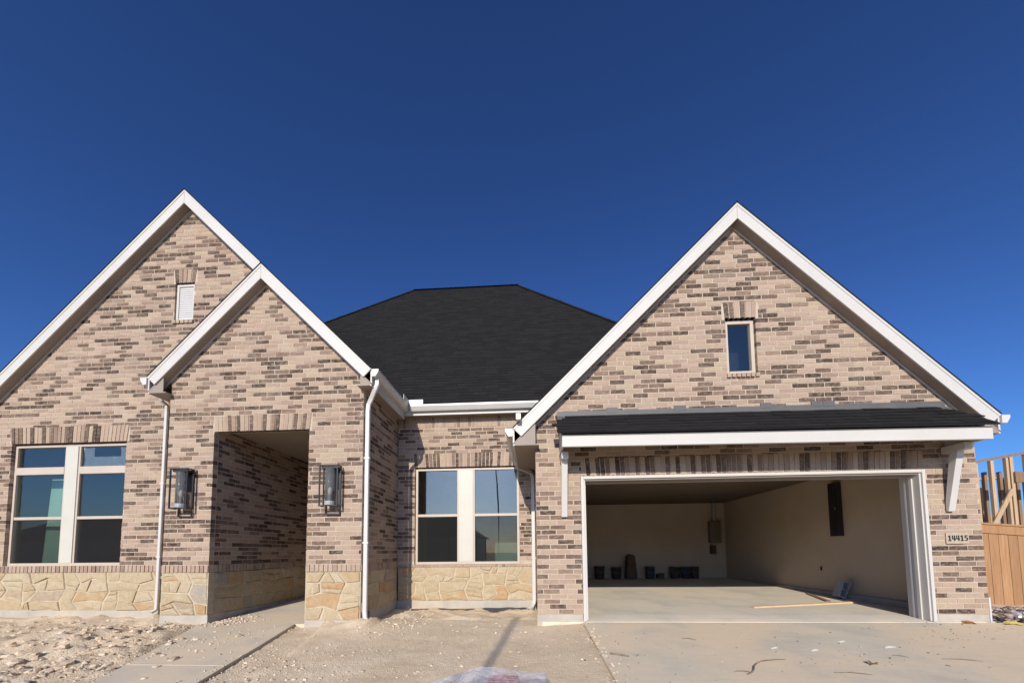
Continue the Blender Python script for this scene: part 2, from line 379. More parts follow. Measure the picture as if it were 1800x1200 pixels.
def axis(dense0, dense1, step, far, ratio=1.45):
    a = []; x = dense0
    while x <= dense1 + 1e-6: a.append(x); x += step
    d = step; x = a[-1]
    while x < far: d *= ratio; x += d; a.append(x)
    d = step; x = a[0]; lo = []
    while x > -far: d *= ratio; x -= d; lo.append(x)
    return lo[::-1] + a
gx_, gy_ = axis(-10.6, 9.4, 0.06, 900), axis(-4.2, 2.0, 0.055, 900)
b = MB(); nx = len(gx_)
for y in gy_:
    for x in gx_: b.v.append((x, y, ground_z(x, y)))
for j in range(len(gy_) - 1):
    for i in range(nx - 1):
        b.f.append((j * nx + i, j * nx + i + 1, (j + 1) * nx + i + 1, (j + 1) * nx + i)); b.t.append(0.5)
g = b.build('ground', 'dirt', None, True, 'structure'); g['label'] = 'pale dry bare dirt yard'

def slab(name, left, right, ys, zf, th, mat):
    b = MB(); n = len(ys)
    for y in ys: b.v += [(left(y), y, zf(y)), (right(y), y, zf(y)), (right(y), y, zf(y) - th), (left(y), y, zf(y) - th)]
    for k in range(n - 1):
        i = 4 * k
        for q in range(4):
            q2 = (q + 1) % 4; b.f.append((i + q, i + q2, i + 4 + q2, i + 4 + q)); b.t.append(0.5)
    b.f.append((0, 1, 2, 3)); b.t.append(.5); e = 4 * (n - 1); b.f.append((e + 3, e + 2, e + 1, e)); b.t.append(.5)
    o = b.build(name, mat, None, False, 'structure'); return recalc(o)
jy = [-0.02, -2.95, -5.9, -8.9]
drive = []
for k in range(3):
    y0, y1 = jy[k + 1] + 0.008, jy[k] - 0.008
    ys = [y0 + (y1 - y0) * q / 8 for q in range(9)]
    drive.append(slab('driveway', lambda y: 0.76, lambda y: drive_right(y), ys, drive_z, 0.12, 'concrete'))
walk_joints = [0.06, -1.75, -3.4, -5.2]
for k in range(3):
    y0, y1 = walk_joints[k + 1] + 0.006, walk_joints[k] - 0.006
    ys = [y0 + (y1 - y0) * q / 8 for q in range(9)]
    slab('walkway', lambda y: walk_edges(y)[0], lambda y: walk_edges(y)[1], ys, walk_z, 0.10, 'concrete')
b = MB(); b.poly([(-300, -22, -0.56), (300, -22, -0.56), (300, -13, -0.56), (-300, -13, -0.56)])
for o in (b.build('road', 'asphalt', None, False, 'structure'),): o.location.z = 0.03
b = MB(); b.box(-300, 300, -13, -12.8, -0.62, -0.44); b.box(-300, 300, -22.2, -22, -0.62, -0.44)
recalc(b.build('kerb', 'concrete', None, False, 'structure'))

# ------------------------------------------------------------------ the house
HOUSE = empty('brick_house', (0, 0, 0), 'new single storey brick and limestone house with white gables and open garage', 'house')

def clip(poly, lines):
    for (a, bq, c) in lines:                       # keep a*s + b*z <= c
        out = []
        for k in range(len(poly)):
            p, q = poly[k], poly[(k + 1) % len(poly)]
            dp, dq = a * p[0] + bq * p[1] - c, a * q[0] + bq * q[1] - c
            if dp <= 0: out.append(p)
            if (dp < 0 < dq) or (dq < 0 < dp):
                t = dp / (dp - dq); out.append((p[0] + (q[0] - p[0]) * t, p[1] + (q[1] - p[1]) * t))
        poly = out
        if len(poly) < 3: return []
    return poly
def subtract(rects, o):
    out = []
    for r in rects:
        if o[1] <= r[0] or o[0] >= r[1] or o[3] <= r[2] or o[2] >= r[3]: out.append(r); continue
        if r[0] < o[0]: out.append((r[0], o[0], r[2], r[3]))
        if o[1] < r[1]: out.append((o[1], r[1], r[2], r[3]))
        a, c = max(r[0], o[0]), min(r[1], o[1])
        if r[2] < o[2]: out.append((a, c, r[2], o[2]))
        if o[3] < r[3]: out.append((a, c, o[3], r[3]))
    return out
def area(p):
    return abs(sum(p[k][0] * p[(k + 1) % len(p)][1] - p[(k + 1) % len(p)][0] * p[k][1] for k in range(len(p)))) / 2

class Plane:
    """wall plane: s along the wall, z up, d outwards"""
    def __init__(s, kind, c): s.k = kind; s.c = c
    def pt(s, a, z, d):
        if s.k == 'F': return (a, s.c - d, z)      # faces the street
        if s.k == '+X': return (s.c + d, a, z)
        return (s.c - d, a, z)                     # '-X'
BRICKS = []                                        # (plane, polygon, proud, tone, full)
CH, BL, J = 0.0765, 0.250, 0.0145
def rnd_tone():
    q = random.random()
    if q < 0.46: return random.uniform(0.0, 0.47)
    if q < 0.69: return random.uniform(0.47, 0.70)
    return random.uniform(0.68, 1.0)
def brick_wall(pl, s0, s1, z0, z1, openings=(), lines=(), skip=None, cs=0.0):
    n = 0; z = z0
    while z < z1 - 0.02:
        off = (0.5 if n % 2 else 0.0) * BL + random.uniform(-0.025, 0.025) + cs
        a = s0 - BL + (off % BL)
        while a < s1:
            L = BL + random.uniform(-0.012, 0.012)
            r = [(max(a + J / 2, s0 + 0.002), min(a + L - J / 2, s1 - 0.002), z + J / 2, min(z + CH - J / 2, z1))]
            a += L
            if r[0][1] - r[0][0] < 0.015: continue
            for o in openings: r = subtract(r, o)
            tone = rnd_tone(); pr = random.uniform(-0.001, 0.003)
            for q in r:
                if q[1] - q[0] < 0.02 or q[3] - q[2] < 0.012: continue
                if skip and skip((q[0] + q[1]) / 2, (q[2] + q[3]) / 2): continue
                pg = clip([(q[0], q[2]), (q[1], q[2]), (q[1], q[3]), (q[0], q[3])], lines)
                if len(pg) < 3 or area(pg) < 0.0007: continue
                BRICKS.append((pl, pg, pr, tone))
        z += CH; n += 1
def mortar_wall(pl, s0, s1, z0, z1, openings=(), lines=(), thick=0.11, recess=0.003, name='wall', mat='mortar'):
    b = MB(); rects = [(s0, s1, z0, z1)]
    for o in openings: rects = subtract(rects, (o[0] - 0.004, o[1] + 0.004, o[2] - 0.004, o[3] + 0.004))
    for q in rects:
        pg = clip([(q[0], q[2]), (q[1], q[2]), (q[1], q[3]), (q[0], q[3])], lines)
        if len(pg) >= 3 and area(pg) > 1e-4: b.prism([pl.pt(x, z, -recess) for x, z in pg], [pl.pt(x, z, -recess - thick) for x, z in pg])
    return recalc(b.build(name, mat, HOUSE))
def arch(pl, s0, s1, z0, z1, splay=0.055, w=0.0765):
    n = max(2, round((s1 - s0) / w)); mid = (s0 + s1) / 2
    for k in range(n):
        a, c = s0 + (s1 - s0) * k / n + J / 2, s0 + (s1 - s0) * (k + 1) / n - J / 2
        def top(v): return v + (v - mid) / ((s1 - s0) / 2) * splay
        zz = z1 + random.uniform(-0.004, 0.004)
        BRICKS.append((pl, [(a, z0 + 0.004), (c, z0 + 0.004), (top(c), zz), (top(a), zz)], random.uniform(0.002, 0.009), rnd_tone()))
def rowlock(pl, s0, s1, z0, z1, proud=0.012):
    n = max(2, round((s1 - s0) / 0.0765))
    for k in range(n):
        a, c = s0 + (s1 - s0) * k / n + J / 2, s0 + (s1 - s0) * (k + 1) / n - J / 2
        BRICKS.append((pl, [(a, z0), (c, z0), (c, z1), (a, z1)], proud + random.uniform(-0.002, 0.003), random.uniform(0.0, 0.6)))
def gable_lines(cx, cz, drop): return [(-P, 1, cz - drop - P * cx), (P, 1, cz - drop + P * cx)]

SOF = 0.262                                         # soffit below roof top
PL_L, PL_E, PL_R, PL_G = Plane('F', YL), Plane('F', YE), Plane('F', YR), Plane('F', 0.0)
PL_ES, PL_GL, PL_GR = Plane('+X', ER), Plane('-X', XGL), Plane('+X', XGR)
PL_PL, PL_PR, PL_EW = Plane('+X', OL), Plane('-X', OR), Plane('-X', EL)
WL = (-9.62, -7.355, 0.875, 3.12)                  # openings
WR = (-2.415, -0.255, 0.805, 2.805)
WG = (3.085, 3.545, 3.785, 4.685)
WV = (-6.565, -6.195, 5.36, 6.085)
ARL = (WL[0] - 0.05, WL[1] + 0.05, 3.12, 3.425); ARE = (OL - 0.03, OR + 0.05, OZ, 3.39)
ARR = (WR[0] - 0.05, WR[1] + 0.05, 2.805, 3.095); ARG = (0.78, 5.84, 2.222, 2.50)
ARW = (WG[0] - 0.05, WG[1] + 0.05, 4.685, 4.945); ARV = (WV[0] - 0.05, WV[1] + 0.05, 6.085, 6.345)
SOLR = (ER + 0.005, XGL, 3.62, 3.86)
def hid_left(s, z): return s > EL + 0.12 and z < EZ - 0.35 - P * abs(s - EX)
RZ0, RZ1 = ZS + 0.004, 0.868
brick_wall(PL_L, -10.1, -2.9, 0.873, 7.6, [WL, ARL, WV, ARV, (-10.2, EL - 0.003, 0, 0.872)], gable_lines(LX, LZ, SOF + 0.006), hid_left)
brick_wall(PL_E, EL, ER, 0.873, 5.8, [(OL, OR, 0, OZ), ARE], gable_lines(EX, EZ, SOF + 0.006), cs=0.09)
brick_wall(PL_ES, YE + 0.03, YR, 0.873, 3.87, cs=0.05)
brick_wall(PL_R, ER, XGL, 0.873, 3.64, [WR, ARR], cs=0.13)
brick_wall(PL_G, XGL, XGR, ZF + 0.003, 6.4, [(0.77, 5.85, 0, 2.215), ARG, WG, ARW], gable_lines(GX, GZ, SOF + 0.006), cs=0.07)
brick_wall(PL_GL, 0.03, YR, ZF + 0.003, 2.80)
brick_wall(PL_GR, 0.03, 2.6, ZF + 0.003, 2.80)
brick_wall(PL_PL, YE + 0.1, 3.0, 0.873, 3.3, cs=0.1)
brick_wall(PL_PR, YE + 0.1, 0.45, 0.873, 3.3)
brick_wall(PL_EW, YE + 0.03, YL, 0.873, 3.9)
for pl, r in ((PL_L, ARL), (PL_E, ARE), (PL_R, ARR), (PL_G, ARG), (PL_G, ARW), (PL_L, ARV)):
    arch(pl, r[0] + 0.04 if pl is not PL_G or r is ARW else r[0], r[1] - 0.04 if pl is not PL_G or r is ARW else r[1], r[2], r[3], 0.03 if pl is not PL_G else 0.02)
rowlock(PL_R, SOLR[0], SOLR[1], 3.645, 3.865, 0.006)
rowlock(PL_L, -10.1, EL, RZ0, RZ1); rowlock(PL_E, EL, OL, RZ0, RZ1); rowlock(PL_E, OR, ER, RZ0, RZ1)
rowlock(PL_ES, YE, YR, RZ0, RZ1); rowlock(PL_R, ER + 0.02, XGL - 0.005, RZ0, 0.80); rowlock(PL_PL, YE + 0.1, 3.0, RZ0, RZ1); rowlock(PL_PR, YE + 0.1, 0.45, RZ0, RZ1)
rowlock(PL_EW, YE + 0.03, YL, RZ0, RZ1)
for r in (WG, WV): rowlock(PL_G if r is WG else PL_L, r[0] - 0.02, r[1] + 0.02, r[2] - 0.062, r[2] - 0.004, 0.03)

MW = {}
MW['L'] = mortar_wall(PL_L, -10.1, -2.9, RZ0, 7.6, [WL, WV, (EL + 0.13, -2.0, 0, 3.56)], gable_lines(LX, LZ, SOF))
MW['E'] = mortar_wall(PL_E, EL, ER, RZ0, 5.8, [(OL, OR, 0, OZ)], gable_lines(EX, EZ, SOF))
MW['ES'] = mortar_wall(PL_ES, YE + 0.125, YR, RZ0, 3.92)
MW['R'] = mortar_wall(PL_R, ER - 0.1, XGL + 0.1, RZ0, 3.92, [WR])
MW['G'] = mortar_wall(PL_G, XGL, XGR, ZF, 6.4, [(0.77, 5.85, 0, 2.215), WG], gable_lines(GX, GZ, SOF))
MW['GL'] = mortar_wall(PL_GL, 0.125, YR, ZF, 2.80); MW['GR'] = mortar_wall(PL_GR, 0.125, 12.0, ZF, 2.80)
MW['PL'] = mortar_wall(PL_PL, YE + 0.125, 3.0, RZ0, 3.3); MW['PR'] = mortar_wall(PL_PR, YE + 0.125, 0.45, RZ0, 3.3)
MW['EW'] = mortar_wall(PL_EW, YE + 0.125, YL, RZ0, 3.95)
PKEY = {id(PL_L): 'L', id(PL_E): 'E', id(PL_ES): 'ES', id(PL_R): 'R', id(PL_G): 'G', id(PL_GL): 'GL', id(PL_GR): 'GR', id(PL_PL): 'PL', id(PL_PR): 'PR', id(PL_EW): 'EW'}

def pix_area(rec):
    pl, pg, pr, tone = rec
    if pl.k == '-X' or pl is PL_GR or pl is PL_PL: return 0
    q = [pix(pl.pt(s, z, 0)) for s, z in pg]
    for u, v in q:
        if u < 2 or u > 1798 or v < 2 or v > 1198: return 0
    s, z = pg[0]
    if pl is PL_G and 2.2 < z < 3.26 and 0.42 < s < 6.25: return 0
    return area(q)
order = sorted(range(len(BRICKS)), key=lambda k: -pix_area(BRICKS[k]))
single = set(order[:300])
BD = 0.085
stuff = MB()
for k, (pl, pg, pr, tone) in enumerate(BRICKS):
    if k in single:
        cx = sum(p[0] for p in pg) / len(pg); cz = sum(p[1] for p in pg) / len(pg)
        o0 = Vector(pl.pt(cx, cz, 0))
        b = MB(); b.prism([Vector(pl.pt(s, z, pr)) - o0 for s, z in pg], [Vector(pl.pt(s, z, -BD)) - o0 for s, z in pg], tone)
        o = b.build('brick', 'brick', MW[PKEY[id(pl)]]); o.location = o0; recalc(o)
    else:
        stuff.prism([pl.pt(s, z, pr) for s, z in pg], [pl.pt(s, z, -BD) for s, z in pg], tone, (True, False))
recalc(stuff.build('brickwork', 'brick', HOUSE, False, 'stuff'))

# ---- limestone base and concrete footing
def stone_course(pl, s0, s1, z0, z1, rows=3, seed=1):
    rn = random.Random(seed)
    bw = MB(); bw.prism([pl.pt(s, z, -0.005) for s, z in ((s0, z0), (s1, z0), (s1, z1), (s0, z1))], [pl.pt(s, z, -0.12) for s, z in ((s0, z0), (s1, z0), (s1, z1), (s0, z1))])
    base = recalc(bw.build('stone_base', 'stone_mortar', HOUSE))
    n = max(2, round((s1 - s0) / 0.29)); H = (z1 - z0) / rows
    gv = {}
    for j in range(rows + 1):
        for i in range(n + 1):
            dx = 0 if i in (0, n) else rn.uniform(-0.09, 0.09); dz = 0 if j in (0, rows) else rn.uniform(-0.05, 0.05)
            gv[i, j] = (s0 + (s1 - s0) * i / n + dx, z0 + H * j + dz)
    done = set()
    for j in range(rows):
        for i in range(n):
            if (i, j) in done: continue
            cells = [(i, j)]; q = rn.random()
            if q < 0.34 and i + 1 < n and (i + 1, j) not in done:
                pg = [gv[i, j], gv[i + 1, j], gv[i + 2, j], gv[i + 2, j + 1], gv[i + 1, j + 1], gv[i, j + 1]]; done.add((i + 1, j)); pgs = [pg]
            elif q < 0.40 and j + 1 < rows and (i, j + 1) not in done:
                pg = [gv[i, j], gv[i + 1, j], gv[i + 1, j + 1], gv[i + 1, j + 2], gv[i, j + 2], gv[i, j + 1]]; done.add((i, j + 1)); pgs = [pg]
            elif q < 0.60:
                a, bq, c, d = gv[i, j], gv[i + 1, j], gv[i + 1, j + 1], gv[i, j + 1]
                if rn.random() < 0.3:
                    t1, t2 = rn.uniform(0.3, 0.7), rn.uniform(0.3, 0.7)
                    e = (a[0] + (bq[0] - a[0]) * t1, a[1] + (bq[1] - a[1]) * t1); f = (d[0] + (c[0] - d[0]) * t2, d[1] + (c[1] - d[1]) * t2)
                    pgs = [[a, e, f, d], [e, bq, c, f]]
                else:
                    t1, t2 = rn.uniform(0.35, 0.65), rn.uniform(0.35, 0.65)
                    e = (a[0] + (d[0] - a[0]) * t1, a[1] + (d[1] - a[1]) * t1); f = (bq[0] + (c[0] - bq[0]) * t2, bq[1] + (c[1] - bq[1]) * t2)
                    pgs = [[a, bq, f, e], [e, f, c, d]]
            else: pgs = [[gv[i, j], gv[i + 1, j], gv[i + 1, j + 1], gv[i, j + 1]]]
            done.add((i, j))
            for pg in pgs:
                cx = sum(p[0] for p in pg) / len(pg); cz = sum(p[1] for p in pg) / len(pg)
                pr = rn.uniform(0.0, 0.016); tone = rn.random() ** 1.25
                fr, bk = [], []
                for s, z in pg:
                    dx, dz = s - cx, z - cz; L = math.hypot(dx, dz); kf = 1 - (0.020 + rn.uniform(0, 0.010)) / L; kb = 1 - 0.010 / L
                    fr.append((cx + dx * kf, cz + dz * kf)); bk.append((cx + dx * kb, cz + dz * kb))
                o0 = Vector(pl.pt(cx, cz, 0)); b = MB()
                n_ = len(fr); ctr = Vector(pl.pt(cx + rn.uniform(-0.03, 0.03), cz + rn.uniform(-0.02, 0.02), pr + rn.uniform(0.004, 0.016))) - o0
                fv = [Vector(pl.pt(s, z, pr + rn.uniform(-0.005, 0.005))) - o0 for s, z in fr]; bv = [Vector(pl.pt(s, z, -0.016)) - o0 for s, z in bk]
                b.v = [tuple(q) for q in fv + bv + [ctr]]
                for q in range(n_):
                    q2 = (q + 1) % n_; b.f += [(q, q2, 2 * n_), (q, n_ + q, n_ + q2, q2)]; b.t += [tone, tone]
                o = b.build('stone', 'stone', base); o.location = o0; recalc(o)
stone_course(PL_L, -10.1, EL, ZF, ZS, 4, 1)
stone_course(PL_E, EL, OL, ZF - 0.02, ZS, 4, 2); stone_course(PL_E, OR, ER, ZF - 0.10, ZS, 4, 3)
stone_course(PL_ES, YE + 0.02, YR, ZF, ZS, 3, 4); stone_course(PL_R, ER + 0.015, XGL, ZF, ZS, 4, 5)
stone_course(PL_PL, YE + 0.125, 3.0, ZF - 0.03, ZS, 3, 6); stone_course(PL_PR, YE + 0.125, 0.45, ZF, ZS, 2, 7)
stone_course(PL_EW, YE + 0.02, YL - 0.005, ZF, ZS, 3, 8)
for q in ((-10.12, EL - 0.012, YL + 0.012, YL + 0.4, -0.5, ZF - 0.003),
          (EL - 0.01, OL + 0.004, YE + 0.012, YE + 0.36, -0.5, ZF - 0.024),
          (OR - 0.004, ER + 0.006, YE + 0.010, YE + 0.36, -0.5, ZF - 0.104),
          (ER - 0.2, XGL - 0.012, YR + 0.012, YR + 0.4, -0.5, ZF - 0.003),
          (ER - 0.19, ER - 0.010, YE + 0.365, YR + 0.008, -0.5, ZF - 0.003),
          (XGL - 0.008, 0.765, 0.012, 0.3, -0.5, ZF - 0.002),
          (5.855, XGR + 0.006, 0.012, 0.3, -0.5, ZF - 0.002),
          (XGR - 0.2, XGR + 0.004, 0.305, 12, -0.5, ZF - 0.002),
          (OL - 0.2, OL + 0.006, YE + 0.365, 3.0, -0.5, ZF - 0.034)):
    part('foundation', 'foundation', HOUSE, lambda b: b.box(*q))
part('porch_slab', 'concrete', HOUSE, lambda b: b.prism([(OL + 0.01, 0.07, -0.088), (OR - 0.01, 0.07, -0.088), (OR - 0.01, 3.0, 0.05), (OL + 0.01, 3.0, 0.05)], [(OL + 0.01, 0.07, -0.4), (OR - 0.01, 0.07, -0.4), (OR - 0.01, 3.0, -0.4), (OL + 0.01, 3.0, -0.4)]))

# ---- porch interior
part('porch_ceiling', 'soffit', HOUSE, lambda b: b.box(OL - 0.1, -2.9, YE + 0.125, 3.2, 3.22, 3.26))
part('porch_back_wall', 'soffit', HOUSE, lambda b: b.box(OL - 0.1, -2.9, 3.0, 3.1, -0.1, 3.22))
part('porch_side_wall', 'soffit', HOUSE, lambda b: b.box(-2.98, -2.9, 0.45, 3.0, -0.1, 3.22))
fd = part('front_door', 'cardboard', HOUSE, lambda b: b.box(-4.9, -3.95, 2.94, 2.996, 0.05, 2.45))
part('door_handle', 'black_metal', fd, lambda b: b.box(-4.82, -4.78, 2.88, 2.94, 1.0, 1.22))

# ---- roofs
def roof_slab(name, pts, th=0.016):
    n = (Vector(pts[1]) - Vector(pts[0])).cross(Vector(pts[2]) - Vector(pts[0])).normalized()
    if n.z < 0: n = -n
    return part(name, 'shingle', HOUSE, lambda b: b.prism([Vector(p) + n * 0.0 for p in pts], [Vector(p) - n * th for p in pts]))
def shingles(name, o, u, v, w, L, inside, parent, ex=0.142, tab=0.30, lift=0.007):
    """tabs over a roof plane: origin o at the eave, u along it, v up the slope, normal w"""
    b = MB(); r = 0; y = 0.0
    while y < L:
        x = -20.0 + random.uniform(0, tab)
        while x < 20:
            wd = tab * random.uniform(0.55, 1.25); c = o + u * (x + wd / 2) + v * (y + ex / 2)
            if inside(c):
                l1 = lift * random.uniform(0.7, 1.5); tn = random.random()
                p = [o + u * x + v * y, o + u * (x + wd - 0.004) + v * y, o + u * (x + wd - 0.004) + v * (y + ex + 0.01), o + u * x + v * (y + ex + 0.01)]
                b.poly([p[0] + w * l1, p[1] + w * l1, p[2] + w * 0.0015, p[3] + w * 0.0015], tn)
                b.poly([p[0], p[1], p[1] + w * l1, p[0] + w * l1], tn * 0.5)
            x += wd
        y += ex; r += 1
    return b.build(name, 'shingle', parent, False, 'stuff')

MP = 1.2; EAVZ = 4.03; RY = 7.153; RZ = EAVZ + MP * (RY - YEV); RXL, RXR = -4.335, -0.418
dl = RY - YEV
CL, CR = (RXL - dl, YEV, EAVZ), (RXR + dl, YEV, EAVZ)
RL, RR = (RXL, RY, RZ), (RXR, RY, RZ); BLc, BRc = (RXL - dl, RY + dl, EAVZ), (RXR + dl, RY + dl, EAVZ)
# front slope starts at the visible stretch of eave, the gables cover the rest
mr = roof_slab('main_roof', [CL, CR, RR, RL])
roof_slab('main_roof', [BRc, BLc, RL, RR]); roof_slab('main_roof', [CL, RL, BLc]); roof_slab('main_roof', [CR, BRc, RR])
vv = Vector((0, 1, MP)).normalized(); ww = Vector((0, -MP, 1)).normalized()
def in_main(c):
    t = c.y - YEV
    return CL[0] + t + 0.1 < c.x < CR[0] - t - 0.1 and c.y < RY and c.x > -9 and c.x < 4.5 and c.z > LZ - P * abs(c.x - LX) - 0.4
shingles('shingles', Vector((-2.0, YEV - 0.02, EAVZ - 0.02 * MP)) + ww * 0.002, Vector((1, 0, 0)), vv, ww, 9.0, in_main, HOUSE)
def hip_caps(b):
    for a, c in ((RL, RR), (RL, CL), (RR, CR)):
        a, c = Vector(a), Vector(c); L = (c - a).length; n = int(L / 0.2)
        for k in range(n):
            p, q = a + (c - a) * (k / n), a + (c - a) * ((k + 1.15) / n)
            d = (c - a).normalized(); s = d.cross(Vector((0, 0, 1))).normalized() * 0.11; up = Vector((0, 0, 0.02)); lo = Vector((0, 0, -0.05 if c is not RR else -0.1))
            b.poly([p + s + lo, q + s + lo + up * 0.4, q + up * 1.4, p + up], random.random()); b.poly([p - s + lo, p + up, q + up * 1.4, q - s + lo + up * 0.4], random.random())
part('ridge_caps', 'shingle', HOUSE, hip_caps)['kind'] = 'stuff'

def gable(cx, cz, y0, yb, hl, hr, rl=True, rr=True, cut_r=None, wall_y=0.0):
    """two roof planes, rake boards, rake soffits and the bead along the wall"""
    TH = 0.03
    for s, h, do in ((-1, hl, rl), (1, hr, rr)):
        hh = h if not (s == 1 and cut_r) else cut_r
        e = (cx + s * hh, cz - P * hh)
        roof_slab('gable_roof', [(cx, y0 - 0.012, cz + 0.009), (e[0], y0 - 0.012, e[1] + 0.009), (e[0], yb, e[1] + 0.009), (cx, yb, cz + 0.009)] if s == 1 else
                  [(e[0], y0 - 0.012, e[1] + 0.009), (cx, y0 - 0.012, cz + 0.009), (cx, yb, cz + 0.009), (e[0], yb, e[1] + 0.009)])
        # rake board: vertical depth 0.22, with a narrower capping strip
        sq = math.sqrt(1 + P * P); fw = 0.268
        nx_, nz_ = -s * P / sq * fw / sq, -1 / sq * fw / sq
        def board(b, y_a, y_b, d0, d1, hh=hh, s=s):
            # strip between depth d0 and d1 below the roof line, plumb cut at the ridge, square cut at the eave
            def tip(d): return (cx + s * hh - s * P / sq * d / sq, cz - P * hh - d / sq / sq)
            pg = [(cx + s * 0.0015, cz - d0), tip(d0), tip(d1), (cx + s * 0.0015, cz - d1)]
            b.prism([(x, y_a, z) for x, z in pg], [(x, y_b, z) for x, z in pg])
        rb = part('rake_board', 'white_paint', HOUSE, lambda b: board(b, y0, y0 + 0.022, 0.004, fw), bevel=0.003)
        part('capping_strip', 'white_paint', rb, lambda b: board(b, y0 - 0.006, y0 - 0.0005, 0.002, 0.062))
        hs = hh
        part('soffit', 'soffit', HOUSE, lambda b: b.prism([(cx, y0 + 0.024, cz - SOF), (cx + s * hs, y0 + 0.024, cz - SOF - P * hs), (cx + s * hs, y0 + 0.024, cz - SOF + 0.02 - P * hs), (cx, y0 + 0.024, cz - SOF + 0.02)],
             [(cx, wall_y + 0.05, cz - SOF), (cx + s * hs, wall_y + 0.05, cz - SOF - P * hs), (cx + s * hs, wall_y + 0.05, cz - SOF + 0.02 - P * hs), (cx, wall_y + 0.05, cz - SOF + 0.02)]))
        part('soffit_bead', 'white_paint', HOUSE, lambda b: b.prism([(cx, wall_y - 0.018, cz - SOF - 0.03), (cx + s * hs * 0.93, wall_y - 0.018, cz - SOF - 0.03 - P * hs * 0.93), (cx + s * hs * 0.93, wall_y - 0.018, cz - SOF - 0.003 - P * hs * 0.93), (cx, wall_y - 0.018, cz - SOF - 0.003)],
             [(cx, wall_y - 0.001, cz - SOF - 0.03), (cx + s * hs * 0.93, wall_y - 0.001, cz - SOF - 0.03 - P * hs * 0.93), (cx + s * hs * 0.93, wall_y - 0.001, cz - SOF - 0.003 - P * hs * 0.93), (cx, wall_y - 0.001, cz - SOF - 0.003)]))
gable(LX, LZ, YL - OV, 7.5, 4.4, 1.62, wall_y=YL)
gable(EX, EZ, YE - OV, 6.0, ET, ET, wall_y=YE)
gable(GX, GZ, -OV - 0.01, 9.0, GT, GT, wall_y=0.0)

def kgutter(b, line, out, h=0.115, d=0.115):
    """K profile gutter along line (two points), out = outward unit vector"""
    a, c = Vector(line[0]), Vector(line[1]); o = Vector(out); z = Vector((0, 0, 1))
    prof = [(0, 0), (d * 0.55, 0), (d * 0.72, h * 0.25), (d * 0.9, h * 0.55), (d, h * 0.72), (d, h), (d - 0.008, h), (d - 0.012, h * 0.72), (d * 0.83, h * 0.57), (d * 0.66, h * 0.28), (d * 0.52, 0.008), (0.006, 0.008), (0.006, h), (0, h)]
    b.prism([a + o * p + z * q for p, q in prof], [c + o * p + z * q for p, q in prof])
def eave(x_wall, s, xe, ze, y0, y1, gut=True, guard=None):
    """eave board, horizontal soffit and gutter along a gable's lower edge (runs in Y)"""
    zb = ze - 0.275
    part('eave_board', 'white_paint', HOUSE, lambda b: b.box(*sorted((xe - s * 0.025, xe)), y0 + 0.024, y1, zb, ze - 0.01))
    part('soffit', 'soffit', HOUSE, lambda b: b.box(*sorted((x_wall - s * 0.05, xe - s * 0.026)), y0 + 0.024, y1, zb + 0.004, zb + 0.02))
    part('eave_return', 'soffit', HOUSE, lambda b: b.prism([(xe - s * 0.027, y0 + 0.026, zb + 0.021), (x_wall, y0 + 0.026, zb + 0.021), (x_wall, y0 + 0.026, ze + P * abs(xe - x_wall) - SOF - 0.002), (xe - s * 0.027, y0 + 0.026, ze - SOF - 0.002 + P * 0.027)],
         [(xe - s * 0.027, y0 + 0.04, zb + 0.021), (x_wall, y0 + 0.04, zb + 0.021), (x_wall, y0 + 0.04, ze + P * abs(xe - x_wall) - SOF - 0.002), (xe - s * 0.027, y0 + 0.04, ze - SOF - 0.002 + P * 0.027)]))
    if gut:
        gt = part('gutter', 'gutter', HOUSE, lambda b: kgutter(b, ((xe + s * 0.002, y0 + 0.005, ze - 0.13), (xe + s * 0.002, y1, ze - 0.13)), (s, 0, 0)))
        part('end_cap', 'gutter', gt, lambda b: b.prism([(xe + s * 0.003, y0 - 0.002, ze - 0.13), (xe + s * 0.07, y0 - 0.002, ze - 0.13), (xe + s * 0.118, y0 - 0.002, ze - 0.05), (xe + s * 0.118, y0 - 0.002, ze - 0.012), (xe + s * 0.003, y0 - 0.002, ze - 0.012)],
             [(xe + s * 0.003, y0 + 0.004, ze - 0.13), (xe + s * 0.07, y0 + 0.004, ze - 0.13), (xe + s * 0.118, y0 + 0.004, ze - 0.05), (xe + s * 0.118, y0 + 0.004, ze - 0.012), (xe + s * 0.003, y0 + 0.004, ze - 0.012)]))
eave(ER, 1, EX + ET, EZ - P * ET, YE - OV, YEV - 0.005)
eave(EL, -1, EX - ET, EZ - P * ET, YE - OV, YL - 0.03)
eave(XGL, -1, GX - GT, GZ - P * GT, -OV - 0.01, YR - 0.02)
eave(XGR, 1, GX + GT, GZ - P * GT, -OV - 0.01, 9.0)
# main eave over the recessed wall
part('eave_board', 'white_paint', HOUSE, lambda b: b.box(-2.57, 0.85, YEV, YEV + 0.025, EAVZ - 0.19, EAVZ - 0.02))
part('soffit', 'soffit', HOUSE, lambda b: b.box(ER - 0.02, 0.9, YEV + 0.027, YR + 0.05, EAVZ - 0.17, EAVZ - 0.15))
mg = part('gutter', 'gutter', HOUSE, lambda b: kgutter(b, ((-2.44, YEV - 0.002, EAVZ - 0.125), (0.80, YEV - 0.002, EAVZ - 0.125)), (0, -1, 0)))
part('splash_guard', 'gutter', mg, lambda b: (b.box(-2.45, -2.16, YEV - 0.121, YEV - 0.113, EAVZ - 0.01, EAVZ + 0.085), b.box(-2.458, -2.451, YEV - 0.40, YEV - 0.113, EAVZ - 0.01, EAVZ + 0.085)))
part('splash_guard', 'gutter', HOUSE, lambda b: b.box(GX + GT - 0.13, GX + GT - 0.02, -0.05, -0.04, GZ - P * GT + 0.09, GZ - P * GT + 0.22))
